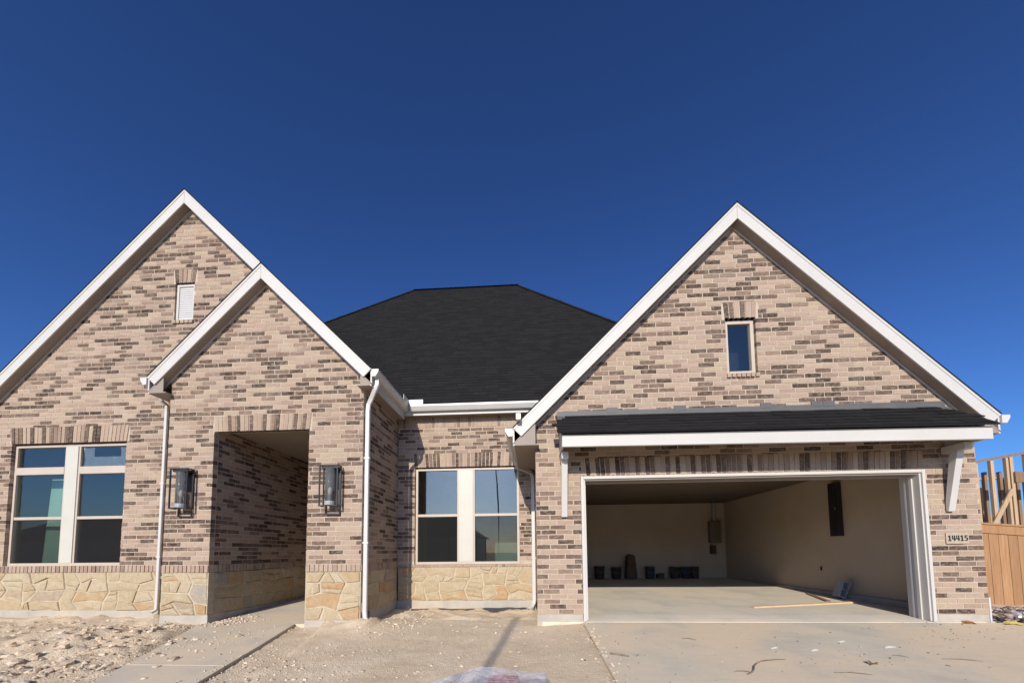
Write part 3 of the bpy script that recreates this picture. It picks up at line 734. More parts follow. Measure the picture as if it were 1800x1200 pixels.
part('splash_guard', 'gutter', HOUSE, lambda b: b.box(GX - GT + 0.06, GX - GT + 0.13, -0.30, -0.2, GZ - P * GT + 0.09, GZ - P * GT + 0.18))
# blank gable-end backing so no daylight leaks into the attic or rooms
part('roof_deck', 'soffit', HOUSE, lambda b: (b.box(-10.05, XGR - 0.13, YR + 0.2, 12.2, 3.84, 3.86), b.box(-10.05, ER - 0.1, YL + 0.13, YR + 0.2, 3.55, 3.57), b.box(XGL + 0.12, XGR - 0.13, 0.125, YR + 0.2, 3.24, 3.26)))
part('rear_wall', 'mortar', HOUSE, lambda b: (b.box(-10.1, XGR, 12.1, 12.25, -0.2, 3.84), b.box(-10.1, -10.0, YL + 0.125, 12.1, -0.2, 3.84)))

# ---- downspouts
def downspout(pts, w=0.07, d=0.055, strap=()):
    b = MB(); P_ = [Vector(p) for p in pts]; rings = []
    for k, p in enumerate(P_):
        t = (P_[min(k + 1, len(P_) - 1)] - P_[max(k - 1, 0)]).normalized()
        a = Vector((1, 0, 0)) if abs(t.x) < 0.75 else Vector((0, 0, 1))
        a = (a - t * a.dot(t)).normalized(); c = t.cross(a)
        rings.append([p + a * x * w / 2 + c * y * d / 2 for x, y in ((-1, -.7), (-.8, -1), (.8, -1), (1, -.7), (1, .7), (.8, 1), (-.8, 1), (-1, .7))])
    for g in rings: b.v += [tuple(q) for q in g]
    for k in range(len(P_) - 1):
        for q in range(8):
            q2 = (q + 1) % 8; b.f.append((k * 8 + q, k * 8 + q2, k * 8 + 8 + q2, k * 8 + 8 + q)); b.t.append(.5)
    o = recalc(b.build('downspout', 'gutter', HOUSE))
    for z in strap:
        x, y = P_[len(P_) // 2].x, P_[len(P_) // 2].y
        part('strap', 'gutter', o, lambda b: b.box(x - w / 2 - 0.012, x + w / 2 + 0.012, y - d / 2 - 0.004, y + d / 2 + 0.004, z, z + 0.03))
    return o
ex1 = EX + ET + 0.06; ez1 = EZ - P * ET - 0.13
downspout([(ex1, YE - 0.06, ez1 + 0.01), (ex1, YE - 0.06, ez1 - 0.10), (ex1 - 0.04, YE - 0.05, ez1 - 0.17), (ER + 0.12, YE + 0.03, ez1 - 0.29), (ER + 0.06, YE + 0.06, ez1 - 0.38), (ER + 0.05, YE + 0.06, ez1 - 0.5), (ER + 0.05, YE + 0.06, 0.10), (ER + 0.06, YE + 0.05, 0.02), (ER + 0.09, YE + 0.0, -0.05), (ER + 0.17, YE - 0.10, -0.085)], strap=(2.6, 1.2))
ex2 = EX - ET - 0.05
downspout([(ex2 - 0.0, 0.20, ez1 + 0.01), (ex2 - 0.0, 0.20, ez1 - 0.06), (ex2 - 0.06, 0.24, ez1 - 0.12), (EL - 0.38, 0.34, ez1 - 0.17), (EL - 0.40, 0.365, ez1 - 0.28), (EL - 0.40, 0.365, 0.20), (EL - 0.40, 0.36, 0.10), (EL - 0.43, 0.30, 0.055)], 0.05, 0.045, strap=(2.3, 1.0))
gx1 = GX - GT - 0.05; gz1 = GZ - P * GT - 0.13
downspout([(gx1 + 0.02, 1.35, gz1 + 0.01), (gx1 + 0.02, 1.36, gz1 - 0.06), (gx1 + 0.07, 1.42, gz1 - 0.12), (XGL - 0.08, 1.56, gz1 - 0.20), (XGL - 0.045, 1.595, gz1 - 0.30), (XGL - 0.045, 1.595, 0.10), (XGL - 0.055, 1.59, 0.02), (XGL - 0.09, 1.50, -0.04), (XGL - 0.17, 1.40, -0.07)], strap=(2.0, 0.9))

# ---- windows
def bar(b, x0, x1, y0, y1, z0, z1): b.box(x0, x1, y0, y1, z0, z1)
def window(op, yf, mull=None, transom=None, rail=None, screen=True, fw=0.045, fd=0.07):
    x0, x1, z0, z1 = op
    w = part('window', 'vinyl', HOUSE, lambda b: (bar(b, x0, x0 + fw, yf, yf + fd, z0, z1), bar(b, x1 - fw, x1, yf, yf + fd, z0, z1), bar(b, x0 + fw, x1 - fw, yf, yf + fd, z1 - fw, z1), bar(b, x0 + fw, x1 - fw, yf - 0.012, yf + fd, z0, z0 + fw * 1.1)))
    cols = [(x0 + fw, x1 - fw)]
    if mull:
        part('mullion', 'mullion', w, lambda b: bar(b, mull[0], mull[1], yf - 0.012, yf + fd - 0.005, z0 + fw * 1.1 + 0.001, z1 - fw - 0.001), bevel=0.004)
        for s, xm in ((-1, mull[0]), (1, mull[1])):
            part('jamb', 'vinyl', w, lambda b: bar(b, *sorted((xm, xm + s * 0.035)), yf + 0.004, yf + fd - 0.004, z0 + fw * 1.1 + 0.001, z1 - fw - 0.001))
        cols = [(x0 + fw, mull[0] - 0.035), (mull[1] + 0.035, x1 - fw)]
    for ci, (a, c) in enumerate(cols):
        lo, hi = z0 + fw * 1.1, z1 - fw
        if transom:
            part('transom_bar', 'vinyl', w, lambda b: bar(b, a + 0.001, c - 0.001, yf - 0.004, yf + fd - 0.006, transom[0], transom[1]), bevel=0.004)
            pz = (transom[1], hi)
            part('pane', 'glass', w, lambda b: b.box(a + 0.001, c - 0.001, yf + 0.03, yf + 0.036, pz[0] + 0.001, pz[1] - 0.001)); hi = transom[0]
        if rail:
            part('sash_rail', 'vinyl', w, lambda b: bar(b, a + 0.001, c - 0.001, yf + 0.006, yf + fd - 0.008, rail - 0.026, rail + 0.026), bevel=0.003)
            part('pane', 'glass', w, lambda b: b.box(a + 0.001, c - 0.001, yf + 0.03, yf + 0.036, rail + 0.027, hi - 0.001))
            part('pane', 'glass', w, lambda b: b.box(a + 0.001, c - 0.001, yf + 0.045, yf + 0.051, lo + 0.001, rail - 0.027))
            if screen: part('insect_screen', 'screen', w, lambda b: b.poly([(a, yf + 0.022, lo), (c, yf + 0.022, lo), (c, yf + 0.022, rail - 0.026), (a, yf + 0.022, rail - 0.026)]))
        else:
            part('pane', 'glass', w, lambda b: b.box(a + 0.001, c - 0.001, yf + 0.03, yf + 0.036, lo + 0.001, hi - 0.001))
    return w
wl = window((WL[0] + 0.004, WL[1] - 0.004, WL[2] - 0.005, WL[3] - 0.012), YL + 0.055, (-8.585, -8.35), (2.552, 2.688), 1.74)
wr = window((WR[0] + 0.004, WR[1] - 0.004, WR[2], WR[3] - 0.012), YR + 0.05, (-1.505, -1.21), None, 1.81)
wg = window((WG[0] + 0.004, WG[1] - 0.004, WG[2], WG[3] - 0.012), 0.05, None, None, None, fw=0.052)
# crumpled protective film hanging behind the upper right light
def film(b):
    n, m = 26, 12; x0, x1, z0, z1 = -8.29, -7.41, 2.70, 3.05
    for j in range(m + 1):
        for i in range(n + 1):
            x = x0 + (x1 - x0) * i / n; z = z0 + (z1 - z0) * j / m
            e = abs(i / n - 0.5) * 2
            b.v.append((x, YL + 0.10 + 0.02 * noise.noise(Vector((x * 16, z * 5, 1))) * (0.4 + e) + 0.02 * noise.noise(Vector((x * 40, z * 9, 4))) * e, z))
    for j in range(m):
        for i in range(n):
            if 0.2 < i / n < 0.78 and j > 5: continue
            k = j * (n + 1) + i; b.f.append((k, k + 1, k + n + 2, k + n + 1)); b.t.append(.5)
part('plastic_film', 'film', wl, film)

# gable vent
vent = part('gable_vent', 'white_paint', HOUSE, lambda b: (bar(b, WV[0] + 0.003, WV[0] + 0.045, YL + 0.03, YL + 0.09, WV[2], WV[3] - 0.003), bar(b, WV[1] - 0.045, WV[1] - 0.003, YL + 0.03, YL + 0.09, WV[2], WV[3] - 0.003),
     bar(b, WV[0] + 0.046, WV[1] - 0.046, YL + 0.03, YL + 0.09, WV[3] - 0.05, WV[3] - 0.003), bar(b, WV[0] + 0.046, WV[1] - 0.046, YL + 0.03, YL + 0.09, WV[2], WV[2] + 0.05)))
nl = 15
for k in range(nl):
    z = WV[2] + 0.055 + (WV[3] - WV[2] - 0.11) * k / nl
    part('louver', 'gutter', vent, lambda b: b.prism([(WV[0] + 0.046, YL + 0.04, z), (WV[1] - 0.046, YL + 0.04, z), (WV[1] - 0.046, YL + 0.050, z + 0.0435), (WV[0] + 0.046, YL + 0.050, z + 0.0435)], [(WV[0] + 0.046, YL + 0.046, z - 0.004), (WV[1] - 0.046, YL + 0.046, z - 0.004), (WV[1] - 0.046, YL + 0.056, z + 0.0395), (WV[0] + 0.046, YL + 0.056, z + 0.0395)]))
part('vent_backing', 'white_paint', vent, lambda b: b.box(WV[0], WV[1], YL + 0.095, YL + 0.105, WV[2], WV[3]))

# ---- rooms seen through the glass
def room(x0, x1, y0, y1, z0, z1, front=True):
    part('room_floor', 'room_floor', HOUSE, lambda b: b.box(x0, x1, y0, y1, z0 - 0.05, z0))
    part('room_ceiling', 'room_wall', HOUSE, lambda b: b.box(x0, x1, y0, y1, z1, z1 + 0.05))
    part('room_wall', 'room_wall', HOUSE, lambda b: (b.box(x0 - 0.06, x0, y0, y1, z0, z1), b.box(x1, x1 + 0.06, y0, y1, z0, z1), b.box(x0, x1, y1, y1 + 0.06, z0, z1)))
room(-9.98, OL - 0.2, YL + 0.14, 4.6, 0.05, 3.45); room(-2.75, 0.15, YR + 0.14, 6.4, 0.05, 3.3)
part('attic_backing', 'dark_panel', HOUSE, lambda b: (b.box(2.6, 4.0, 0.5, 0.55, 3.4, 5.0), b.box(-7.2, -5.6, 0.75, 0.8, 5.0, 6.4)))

# ---- garage: jambs, walls, floor
GI0, GI1, GB, GC = 0.24, 6.42, 6.8, 2.62
def gfl(y): return 0.0 + 0.02 * max(0, y)
def garage_floor(b):
    ys = [-0.018, 0.12, 0.35, 2.4, 4.6, GB]; zz = [-0.03, -0.012, 0.006, 0.048, 0.092, 0.136]
    for k in range(len(ys) - 1):
        b.prism([(GI0 - 0.1, ys[k], zz[k]), (GI1 + 0.1, ys[k], zz[k]), (GI1 + 0.1, ys[k + 1], zz[k + 1]), (GI0 - 0.1, ys[k + 1], zz[k + 1])], [(GI0 - 0.1, ys[k], -0.4), (GI1 + 0.1, ys[k], -0.4), (GI1 + 0.1, ys[k + 1], -0.4), (GI0 - 0.1, ys[k + 1], -0.4)])
part('garage_floor', 'garage_concrete', HOUSE, lambda b: (garage_floor(b)))
part('garage_wall', 'drywall', HOUSE, lambda b: b.box(GI1, GI1 + 0.05, 0.13, GB, 0.135, GC)); part('garage_wall', 'drywall', HOUSE, lambda b: b.box(GI0 - 0.05, GI0, 0.13, GB, -0.1, GC))
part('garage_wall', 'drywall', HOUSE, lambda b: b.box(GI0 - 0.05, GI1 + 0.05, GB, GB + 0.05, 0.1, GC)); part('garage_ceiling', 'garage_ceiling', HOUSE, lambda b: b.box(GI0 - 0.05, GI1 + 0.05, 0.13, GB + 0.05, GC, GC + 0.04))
part('garage_wall', 'drywall', HOUSE, lambda b: (b.box(GI0, 0.76, 0.125, 0.17, -0.05, GC), b.box(5.86, GI1, 0.125, 0.17, -0.05, GC), b.box(0.76, 5.86, 0.125, 0.17, 2.22, GC)))
part('curb', 'foundation', HOUSE, lambda b: b.box(GI1 - 0.06, GI1 + 0.05, 0.172, GB - 0.002, -0.3, 0.133)); part('curb', 'foundation', HOUSE, lambda b: b.box(GI0 - 0.05, GI0 + 0.06, 0.172, GB - 0.002, -0.3, 0.133))
TX0, TX1, TZ = 0.77, 5.85, 2.212
gf = part('garage_door_frame', 'white_paint', HOUSE, lambda b: (b.box(TX0, TX0 + 0.045, -0.028, 0.10, -0.025, TZ), b.box(TX1 - 0.045, TX1, -0.028, 0.10, -0.025, TZ), b.box(TX0 + 0.046, TX1 - 0.046, -0.026, 0.10, TZ - 0.045, TZ)), bevel=0.004)
for s, xa in ((1, TX0 + 0.046), (-1, TX1 - 0.046)):
    part('jamb', 'white_paint', gf, lambda b: b.box(*sorted((xa, xa + s * 0.022)), 0.0, 0.30, -0.015, TZ - 0.047))
    part('stop_moulding', 'white_paint', gf, lambda b: (b.box(*sorted((xa + s * 0.0225, xa + s * 0.042)), 0.10, 0.145, -0.013, TZ - 0.07), b.box(*sorted((xa + s * 0.0225, xa + s * 0.036)), 0.20, 0.225, -0.011, TZ - 0.07)))
part('head_jamb', 'soffit', gf, lambda b: (b.box(TX0 + 0.05, TX1 - 0.05, 0.002, 0.30, TZ - 0.068, TZ - 0.047), b.box(TX0 + 0.09, TX1 - 0.09, 0.10, 0.145, TZ - 0.10, TZ - 0.0685)))

# ---- shed roof over the garage door
SX0, SX1, SY = 0.445, 6.20, -0.56
def tl(x): return -0.007 * (x - 3.3)
EZs = 2.705
sh = part('canopy_roof', 'shingle', HOUSE, lambda b: b.prism([(SX0 - 0.04, SY - 0.05, EZs + 0.012 + tl(SX0)), (SX1 + 0.04, SY - 0.05, EZs + 0.012 + tl(SX1)), (SX1 + 0.04, -0.006, 3.155), (SX0 - 0.04, -0.006, 3.175)],
     [(SX0 - 0.04, SY - 0.05, EZs - 0.012 + tl(SX0)), (SX1 + 0.04, SY - 0.05, EZs - 0.012 + tl(SX1)), (SX1 + 0.04, -0.006, 3.125), (SX0 - 0.04, -0.006, 3.145)]))
sv = Vector((0, 0.55 + 0.05, 3.165 - EZs)).normalized(); sw = Vector((0, -sv.z, sv.y))
ss_ = shingles('shingles', Vector((0, SY - 0.052, EZs + 0.02)), Vector((1, 0, -0.0045)).normalized(), sv, sw, 0.72, lambda c: SX0 < c.x < SX1 and c.y < -0.02, sh, 0.13, 0.3, 0.011)
part('flashing', 'flashing', sh, lambda b: (b.prism([(SX0 - 0.03, -0.012, 3.17), (SX1 + 0.02, -0.012, 3.15), (SX1 + 0.02, -0.012, 3.245), (SX0 - 0.03, -0.012, 3.262)], [(SX0 - 0.03, -0.005, 3.17), (SX1 + 0.02, -0.005, 3.15), (SX1 + 0.02, -0.005, 3.245), (SX0 - 0.03, -0.005, 3.262)]),
     b.prism([(SX0 - 0.03, -0.013, 3.185), (SX1 + 0.02, -0.013, 3.165), (SX1 + 0.02, -0.11, 3.085), (SX0 - 0.03, -0.11, 3.105)], [(SX0 - 0.03, -0.013, 3.18), (SX1 + 0.02, -0.013, 3.16), (SX1 + 0.02, -0.11, 3.08), (SX0 - 0.03, -0.11, 3.10)])))
for xx in (1.2, 2.24, 3.55, 4.3, 4.47):
    part('flashing_tab', 'flashing', sh, lambda b: b.box(xx, xx + random.uniform(0.14, 0.2), -0.016, -0.004, 3.22, 3.302))
part('fascia_board', 'white_paint', sh, lambda b: b.prism([(SX0, SY, 2.515 + tl(SX0)), (SX1, SY, 2.515 + tl(SX1)), (SX1, SY, EZs - 0.016 + tl(SX1)), (SX0, SY, EZs - 0.016 + tl(SX0))], [(SX0, SY + 0.05, 2.515 + tl(SX0)), (SX1, SY + 0.05, 2.515 + tl(SX1)), (SX1, SY + 0.05, EZs - 0.016 + tl(SX1)), (SX0, SY + 0.05, EZs - 0.016 + tl(SX0))]), bevel=0.004)
for x in (SX0, SX1 - 0.025):
    part('end_board', 'white_paint', sh, lambda b: b.prism([(x, SY + 0.052, 2.53 + tl(x)), (x, -0.02, 2.53 + tl(x)), (x, -0.02, 3.11), (x, SY + 0.052, EZs - 0.02 + tl(x))], [(x + 0.024, SY + 0.052, 2.53 + tl(x)), (x + 0.024, -0.02, 2.53 + tl(x)), (x + 0.024, -0.02, 3.11), (x + 0.024, SY + 0.052, EZs - 0.02 + tl(x))]))
part('underside', 'soffit', sh, lambda b: b.prism([(SX0 + 0.026, SY + 0.052, 2.655), (SX1 - 0.027, SY + 0.052, 2.62), (SX1 - 0.027, -0.02, 3.04), (SX0 + 0.026, -0.02, 3.07)], [(SX0 + 0.026, SY + 0.052, 2.665), (SX1 - 0.027, SY + 0.052, 2.63), (SX1 - 0.027, -0.02, 3.05), (SX0 + 0.026, -0.02, 3.08)]))
for x in (0.455, 6.10):
    br = part('bracket', 'white_paint', sh, lambda b: b.box(x, x + 0.10, -0.32, -0.02, 2.43, 2.53))
    part('brace', 'white_paint', br, lambda b: b.prism([(x + 0.004, -0.225, 2.429), (x + 0.004, -0.12, 2.429), (x + 0.004, -0.018, 1.72), (x + 0.004, -0.018, 1.575), (x + 0.004, -0.05, 1.575)], [(x + 0.096, -0.225, 2.429), (x + 0.096, -0.12, 2.429), (x + 0.096, -0.018, 1.72), (x + 0.096, -0.018, 1.575), (x + 0.096, -0.05, 1.575)]), bevel=0.003)

# ------------------------------------------------------------------ things on the walls
def lantern(cx, label):
    e = empty('wall_lantern', (cx, YE, 1.67), label, 'wall lamp', 'wall lanterns beside the porch opening')
    w, y0, y1, z0, z1, t = 0.155, YE - 0.17, YE - 0.02, 1.80, 2.47, 0.018
    part('back_plate', 'black_metal', e, lambda b: b.box(cx - 0.12, cx + 0.12, YE - 0.016, YE - 0.003, 2.10, 2.42))
    part('hanger', 'black_metal', e, lambda b: (b.box(cx - 0.125, cx - 0.108, YE - 0.035, YE - 0.018, 1.67, 2.40), b.box(cx + 0.108, cx + 0.125, YE - 0.035, YE - 0.018, 1.67, 2.40), b.box(cx - 0.107, cx + 0.107, YE - 0.035, YE - 0.018, 1.67, 1.688)))
    def cage(b):
        for x in (cx - w, cx + w - t):
            for y in (y0, y1 - t - 0.018): b.box(x, x + t, y, y + t, z0, z1)
        for z in (z0, z1 - t):
            b.box(cx - w + t, cx + w - t, y0, y0 + t, z, z + t); b.box(cx - w, cx - w + t, y0 + t, y1 - t - 0.018, z, z + t); b.box(cx + w - t, cx + w, y0 + t, y1 - t - 0.018, z, z + t)
    part('cage', 'black_metal', e, cage)
    part('roof_plate', 'black_metal', e, lambda b: b.box(cx - w + 0.03, cx + w - 0.03, y0 + 0.02, YE - 0.02, z1 - 0.055, z1 - 0.019))
    part('glass_cylinder', 'lamp_glass', e, lambda b: b.lathe([(0.078, z0 + 0.09), (0.078, z1 - 0.06)], (cx, (y0 + y1) / 2 - 0.012, 0), 20), True)
    part('lamp_base', 'galvanised', e, lambda b: b.lathe([(0.083, z0 + 0.02), (0.083, z0 + 0.085), (0.03, z0 + 0.09), (0.025, z0 + 0.17)], (cx, (y0 + y1) / 2 - 0.012, 0), 18))
    part('bulb', 'paper', e, lambda b: b.lathe([(0.014, z0 + 0.171), (0.03, z0 + 0.22), (0.034, z0 + 0.26), (0.022, z0 + 0.30), (0.005, z0 + 0.315)], (cx, (y0 + y1) / 2 - 0.012, 0), 14), True)
lantern(-5.785, 'black cage wall lantern with glass cylinder left of the porch opening')
lantern(-3.25, 'black cage wall lantern with glass cylinder right of the porch opening')

# house number plaque, each numeral its own mesh
pq = empty('number_plaque', (6.23, -0.001, 1.10), 'small beige stone plaque with black house number 14415', 'sign')
part('plate', 'plaque', pq, lambda b: b.box(6.075, 6.39, -0.016, -0.004, 1.10, 1.265), bevel=0.006)
SEG = {'1': [(0.035, 0.065, 0, 0.1), (0.012, 0.035, 0.072, 0.09), (0.012, 0.088, 0, 0.014)],
       '4': [(0.055, 0.082, 0, 0.1), (0.005, 0.055, 0.03, 0.046), (0.082, 0.096, 0.03, 0.046), (0.008, 0.03, 0.046, 0.1)],
       '5': [(0.012, 0.085, 0.083, 0.1), (0.012, 0.035, 0.05, 0.083), (0.035, 0.07, 0.05, 0.065), (0.06, 0.088, 0.014, 0.058), (0.012, 0.07, 0, 0.015)]}
for k, ch in enumerate('14415'):
    x = 6.092 + k * 0.057
    part('numeral', 'numeral', pq, lambda b: [b.box(x + p * 0.55, x + q * 0.55, -0.021, -0.0165, 1.142 + r * 0.82, 1.142 + s * 0.82) for p, q, r, s in SEG[ch]])

# ------------------------------------------------------------------ things in the garage
def thing(name, mat, label, cat, fn, group=None, smooth=False, bevel=0.0):
    o = part(name, mat, None, fn, smooth, bevel); return tag(o, label, cat, group)
eb = empty('electrical_panel', (GI1, 2.2, 1.30), 'tall narrow black electrical panel on the right garage wall', 'electrical panel')
part('cabinet', 'dark_panel', eb, lambda b: b.box(GI1 - 0.11, GI1 - 0.002, 2.15, 2.37, 1.31, 2.43), bevel=0.008)
part('panel_door', 'black_metal', eb, lambda b: b.box(GI1 - 0.122, GI1 - 0.111, 2.17, 2.35, 1.40, 2.30), bevel=0.004)
part('latch', 'galvanised', eb, lambda b: b.box(GI1 - 0.13, GI1 - 0.1225, 2.17, 2.19, 1.86, 1.90))
ol = empty('wall_outlet', (GI1, 2.8, 0.60), 'small dark outlet box low on the right garage wall', 'outlet')
part('cover', 'dark_panel', ol, lambda b: b.box(GI1 - 0.012, GI1 - 0.001, 2.78, 2.83, 0.57, 0.66), bevel=0.003)
part('socket', 'black_metal', ol, lambda b: b.box(GI1 - 0.016, GI1 - 0.0125, 2.792, 2.818, 0.60, 0.635))
bk = empty('concrete_block', (6.22, 2.0, 0.04), 'grey hollow block leaning against the right garage wall', 'block')
def block(b):
    c = Vector((6.20, 1.98, 0.055)); u = Vector((0.35, 0, 0.94)); v = Vector((0, 1, 0)); w = Vector((0.94, 0, -0.35))
    def bx(a0, a1, b0, b1, c0, c1):
        f = [c + u * a + v * bb + w * c0 for a, bb in ((a0, b0), (a1, b0), (a1, b1), (a0, b1))]; k = [p + w * (c1 - c0) for p in f]; b.prism(f, k)
    bx(0, 0.34, 0, 0.16, -0.12, -0.09); bx(0, 0.34, 0, 0.16, 0.0, 0.03)
    for a in (0.0, 0.155, 0.31): bx(a, a + 0.03, 0, 0.16, -0.089, -0.001)
part('shell', 'galvanised', bk, block)
thing('plank', 'plank', 'long pale pine plank lying across the sunlit garage floor', 'plank', lambda b: b.prism([(3.87, 0.97, 0.021), (6.02, 1.50, 0.032), (6.00, 1.58, 0.034), (3.85, 1.05, 0.023)], [(3.87, 0.97, 0.045), (6.02, 1.50, 0.056), (6.00, 1.58, 0.058), (3.85, 1.05, 0.047)]))
thing('board', 'dark_lumber', 'short dark board lying on the garage floor behind the pine plank', 'plank', lambda b: b.prism([(5.60, 1.66, 0.036), (5.68, 1.64, 0.036), (6.12, 2.78, 0.058), (6.04, 2.80, 0.058)], [(5.60, 1.66, 0.052), (5.68, 1.64, 0.052), (6.12, 2.78, 0.074), (6.04, 2.80, 0.074)]))
def bucket(x, y, r, h, mat, label):
    z = gfl(y) + 0.004; e = empty('bucket', (x, y, z), label, 'bucket', 'buckets along the back of the garage')
    part('pail', mat, e, lambda b: b.lathe([(r * 0.88, z), (r, z + h), (r * 1.05, z + h), (r * 1.05, z + h * 0.94)], (x, y, 0), 18), True)
    part('lid', mat, e, lambda b: b.lathe([(r * 1.06, z + h + 0.001), (r * 1.06, z + h + 0.02), (r * 0.9, z + h + 0.025)], (x, y, 0), 18))
    part('bail', 'galvanised', e, lambda b: b.tube([(x + r * 1.07 * math.cos(a), y - r * 1.07 * abs(math.sin(a)) - 0.004, z + h * 0.85 - 0.12 * math.sin(a)) for a in [math.pi * q / 8 for q in range(9)]], 0.004, 5))
bucket(2.20, 6.5, 0.17, 0.40, 'bucket_a', 'leftmost dark bucket on the floor at the back of the garage')
bucket(2.75, 6.5, 0.16, 0.36, 'bucket_a', 'dark bucket just left of the tall covered stack at the back of the garage')
bucket(3.83, 6.5, 0.15, 0.37, 'bucket_b', 'bluish bucket just right of the tall covered stack at the back of the garage')
bucket(4.62, 6.5, 0.15, 0.36, 'bucket_a', 'dark bucket right of the low carton at the back of the garage')
bucket(4.96, 6.5, 0.14, 0.36, 'bucket_b', 'bluish bucket second from the right at the back of the garage')
bucket(5.26, 6.5, 0.13, 0.36, 'bucket_a', 'rightmost dark bucket at the back of the garage')
ts = empty('covered_stack', (3.22, 6.5, 0.13), 'tall dark covered stack standing against the garage back wall', 'stack')
part('body', 'cardboard', ts, lambda b: b.prism([(3.04, 6.35, 0.135), (3.40, 6.35, 0.135), (3.34, 6.38, 0.86), (3.27, 6.40, 0.93), (3.16, 6.40, 0.93), (3.10, 6.38, 0.85)], [(3.04, 6.7, 0.135), (3.40, 6.7, 0.135), (3.34, 6.68, 0.86), (3.27, 6.66, 0.93), (3.16, 6.66, 0.93), (3.10, 6.68, 0.85)]), bevel=0.02)
part('handle', 'black_metal', ts, lambda b: b.tube([(3.0, 6.33, 0.135), (3.01, 6.33, 0.75)], 0.014, 8))
ct = empty('carton', (4.16, 6.5, 0.13), 'small low brown carton among the buckets at the back of the garage', 'box')
part('box', 'cardboard', ct, lambda b: b.box(4.06, 4.26, 6.4, 6.62, 0.134, 0.29), bevel=0.004); part('flap', 'cardboard', ct, lambda b: b.prism([(4.06, 6.4, 0.292), (4.26, 6.4, 0.292), (4.25, 6.34, 0.32), (4.07, 6.34, 0.32)], [(4.06, 6.4, 0.296), (4.26, 6.4, 0.296), (4.25, 6.34, 0.324), (4.07, 6.34, 0.324)]))
wh = empty('water_heater', (6.02, 6.72, 1.33), 'grey wall-hung water heater in the back right garage corner', 'water heater')
part('case', 'tank', wh, lambda b: b.box(5.86, 6.20, 6.58, 6.798, 1.28, 2.0), bevel=0.02); part('vent_pipe', 'galvanised', wh, lambda b: b.tube([(6.03, 6.69, 2.001), (6.03, 6.69, 2.6)], 0.05, 12))
part('pipe', 'galvanised', wh, lambda b: b.tube([(5.95, 6.70, 1.279), (5.95, 6.70, 1.0), (5.98, 6.72, 0.9), (6.10, 6.76, 0.88)], 0.014, 8)); part('valve_box', 'cardboard', wh, lambda b: b.box(5.90, 6.05, 6.66, 6.797, 0.92, 1.2))

# things indoors, seen through the panes
thing('wall_board', 'green_board', 'pale green wallboard sheet leaning behind the left front window', 'wallboard', lambda b: b.prism([(-9.40, 0.75, 0.055), (-9.08, 0.75, 0.055), (-9.08, 0.85, 2.55), (-9.40, 0.85, 2.55)], [(-9.40, 0.78, 0.055), (-9.08, 0.78, 0.055), (-9.08, 0.88, 2.55), (-9.40, 0.88, 2.55)]))
thing('wall_board', 'green_board', 'low green wallboard stack behind the recessed window, right pane', 'wallboard', lambda b: [b.box(-0.86 + 0.008 * (q % 2), -0.30, 2.6, 3.6, 0.055 + 0.24 * q, 0.053 + 0.24 * (q + 1)) for q in range(5)])
thing('wall_board', 'green_board', 'narrow upright green strip behind the recessed window mullion', 'wallboard', lambda b: b.box(-1.25, -1.08, 2.6, 2.63, 0.055, 1.35))

# ------------------------------------------------------------------ fence and framed house on the right
FY = 2.0
fence = empty('cedar_fence', (8.4, FY, -0.1), 'new cedar privacy fence beside the garage on the right', 'fence')
x = 6.70; k = 0
while x < 13.5:
    w = 0.178; top = 1.49 - 0.094 * (x - 8.87)
    bd = MB(); bd.box(x, x + w - 0.006 - random.uniform(0, 0.004), FY + random.uniform(-0.003, 0.003), FY + 0.018, -0.30 - 0.12 * max(0, x - 8.9), min(top, 1.62), random.random())
    recalc(bd.build('board', 'cedar', fence)).location = -fence.location
    x += w; k += 1
def ftop(x): return min(1.69, 1.55 - 0.094 * (x - 8.87))
part('cap_rail', 'cedar', fence, lambda b: b.prism([(6.65, FY - 0.04, ftop(6.65)), (13.6, FY - 0.04, ftop(13.6)), (13.6, FY - 0.04, ftop(13.6) + 0.035), (6.65, FY - 0.04, ftop(6.65) + 0.035)], [(6.65, FY + 0.09, ftop(6.65)), (13.6, FY + 0.09, ftop(13.6)), (13.6, FY + 0.09, ftop(13.6) + 0.035), (6.65, FY + 0.09, ftop(6.65) + 0.035)]))
part('top_board', 'cedar', fence, lambda b: b.prism([(6.66, FY - 0.022, ftop(6.66) - 0.17), (13.58, FY - 0.022, ftop(13.58) - 0.17), (13.58, FY - 0.022, ftop(13.58) - 0.002), (6.66, FY - 0.022, ftop(6.66) - 0.002)], [(6.66, FY - 0.004, ftop(6.66) - 0.17), (13.58, FY - 0.004, ftop(13.58) - 0.17), (13.58, FY - 0.004, ftop(13.58) - 0.002), (6.66, FY - 0.004, ftop(6.66) - 0.002)]))
for z in (0.25, 1.0): part('rail', 'cedar', fence, lambda b: b.prism([(6.7, FY + 0.02, z), (13.5, FY + 0.02, z - 0.3), (13.5, FY + 0.02, z - 0.21), (6.7, FY + 0.02, z + 0.09)], [(6.7, FY + 0.06, z), (13.5, FY + 0.06, z - 0.3), (13.5, FY + 0.06, z - 0.21), (6.7, FY + 0.06, z + 0.09)]))
for xp in (7.2, 9.6, 12.0): part('post', 'lumber', fence, lambda b: b.box(xp, xp + 0.09, FY + 0.061, FY + 0.15, -0.5, 1.1))

